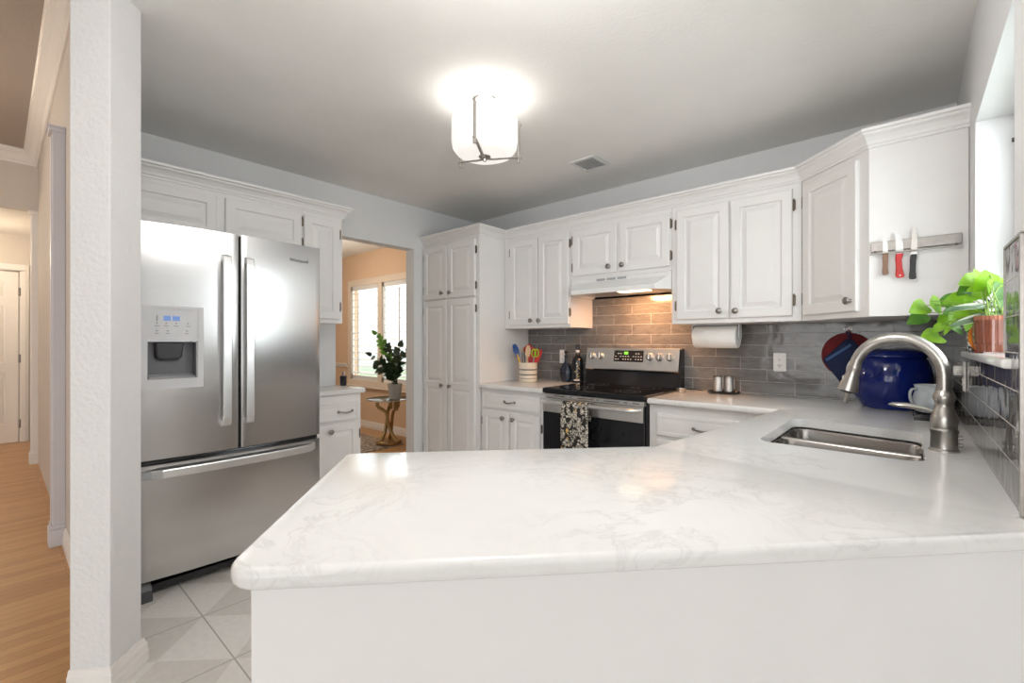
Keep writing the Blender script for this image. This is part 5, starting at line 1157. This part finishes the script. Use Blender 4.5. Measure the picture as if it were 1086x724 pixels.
# ---------------- dining room: table, plant, rug; cup on the small worktop
TX, TY_ = -1.18, -0.24
t = thing('pedestal_table', 'round glass side table on a curled brass pedestal in the dining room', 'table', (TX, TY_, 0))
obj('tabletop', MB().lathe([(0.245, 0.527), (0.252, 0.531), (0.252, 0.535), (0.245, 0.539), (0, 0.539)], (TX, TY_, 0), 48), 'tableglass', t, smooth=True)
obj('rim', MB().lathe([(0.2522, 0.528), (0.255, 0.530), (0.255, 0.536), (0.2522, 0.538)], (TX, TY_, 0), 48, cap=(False, False)), 'nickel', t, smooth=True)
for q, ph in enumerate((0.3, 2.4, 4.5)):
    P_ = [(TX + 0.14 * cos(ph), TY_ + 0.14 * sin(ph), 0.526), (TX + 0.13 * cos(ph), TY_ + 0.13 * sin(ph), 0.45), (TX + 0.05 * cos(ph + .4), TY_ + 0.05 * sin(ph + .4), 0.38), (TX + 0.035 * cos(ph + 1), TY_ + 0.035 * sin(ph + 1), 0.26), (TX + 0.05 * cos(ph + 1.8), TY_ + 0.05 * sin(ph + 1.8), 0.14), (TX + 0.10 * cos(ph + 2.2), TY_ + 0.10 * sin(ph + 2.2), 0.05)]
    obj('scroll', MB().tube(smooth_path(P_, 6), 0.022, 10, flat=0.55), 'brass', t, smooth=True)
for ph in (0.3, 2.4): obj('bracket', MB().box(TX + 0.10 * cos(ph) - 0.02, TX + 0.10 * cos(ph) + 0.02, TY_ + 0.1 * sin(ph) - 0.02, TY_ + 0.1 * sin(ph) + 0.02, 0.40, 0.515), 'brass', t, bevel=0.006)
obj('base', MB().lathe([(0.135, 0.012), (0.15, 0.02), (0.15, 0.045), (0.135, 0.055), (0.09, 0.05), (0, 0.05)], (TX, TY_, 0), 36), 'brass', t, smooth=True)
ZX, ZY, ZZ = -1.09, -0.22, 0.540
p = thing('potted_plant', 'dark leafy plant with one light green frond in a grey pot on the glass table', 'potted plant', (ZX, ZY, ZZ))
obj('pot', MB().lathe([(0.058, 0), (0.062, 0.003), (0.085, 0.175), (0.078, 0.175), (0.074, 0.15), (0, 0.15)], (0, 0, 0), 36), 'concrete', p, world=False, smooth=True)
obj('soil', MB().lathe([(0.073, 0.151), (0, 0.156)], (0, 0, 0), 24), 'soil', p, world=False)
rg = random.Random(4); zst = MB(); nl = 0
fronds = [(-0.16, 0.02, 0.48, 1), (-0.10, -0.05, 0.52, 2), (-0.28, 0.0, 0.36, 0), (-0.27, -0.04, 0.22, 0), (0.05, 0.03, 0.46, 0), (0.13, -0.03, 0.40, 0), (-0.05, 0.05, 0.34, 0), (0.0, -0.08, 0.28, 0), (-0.18, -0.08, 0.26, 0), (0.2, 0.0, 0.30, 0)]
fronds[0] = (-0.20, 0.02, 0.60, 1)
for dx_, dy_, hh__, yg in fronds:
    s0 = Vector((ZX + rg.uniform(-0.03, 0.03), ZY + rg.uniform(-0.03, 0.03), ZZ + 0.15)); tip = s0 + RV * dx_ + FV * dy_ + Vector((0, 0, hh__))
    P_ = arc(s0, s0 + Vector((0, 0, hh__ * 0.6)), tip, 12); zst.tube(P_, [0.006 - 0.0003 * i for i in range(13)], 6)
    for i in range(4, 13):
        if nl >= 98: break
        d_ = (P_[min(i + 1, 12)] - P_[i - 1]).normalized(); sd = d_.cross(FV).normalized()
        for s2 in ((-1, 1) if i < 12 else (0,)):
            if nl >= 98 or rg.random() < 0.34: continue
            T = (d_ * 0.75 + sd * s2 * 0.9 - FV * rg.uniform(-0.3, 0.4)).normalized()
            leaf(p, rg.uniform(0.062, 0.088), P_[i], T, -FV * 0.7 + Vector((0, 0, 0.6)) + RV * rg.uniform(-.4, .4), 'newleaf' if (yg == 1 and i > 4) else 'darkleaf', True, 0.1, 0.15); nl += 1
obj('stems', zst, 'darkleaf', p, smooth=True)
o = obj('area_rug', slab(fillet([(-3.4, -1.9), (-1.02, -1.9), (-1.02, -0.14), (-3.4, -0.14)], 0.01, 2), 0.010, 0.009, 0.003), 'rug')
tag(o, 'patterned grey and tan rug on the dining room floor under the glass table', 'rug')
q = thing('pen_cup', 'small black cup with pens at the doorway end of the small worktop', 'cup', (0.085, -1.492, CZ))
obj('cup', MB().lathe([(0.022, 0), (0.024, 0.002), (0.026, 0.075), (0.024, 0.075), (0.022, 0.01), (0, 0.01)], (0, 0, 0), 24), 'black', q, world=False, smooth=True)
for dx_, m, hh__ in ((-0.008, 'bluep', 0.105), (0.007, 'lgrey', 0.112)): obj('pen', MB().tube([(dx_, 0, 0.012), (dx_ * 1.8, 0.004, hh__)], 0.0035, 8), m, q, world=False, smooth=True)
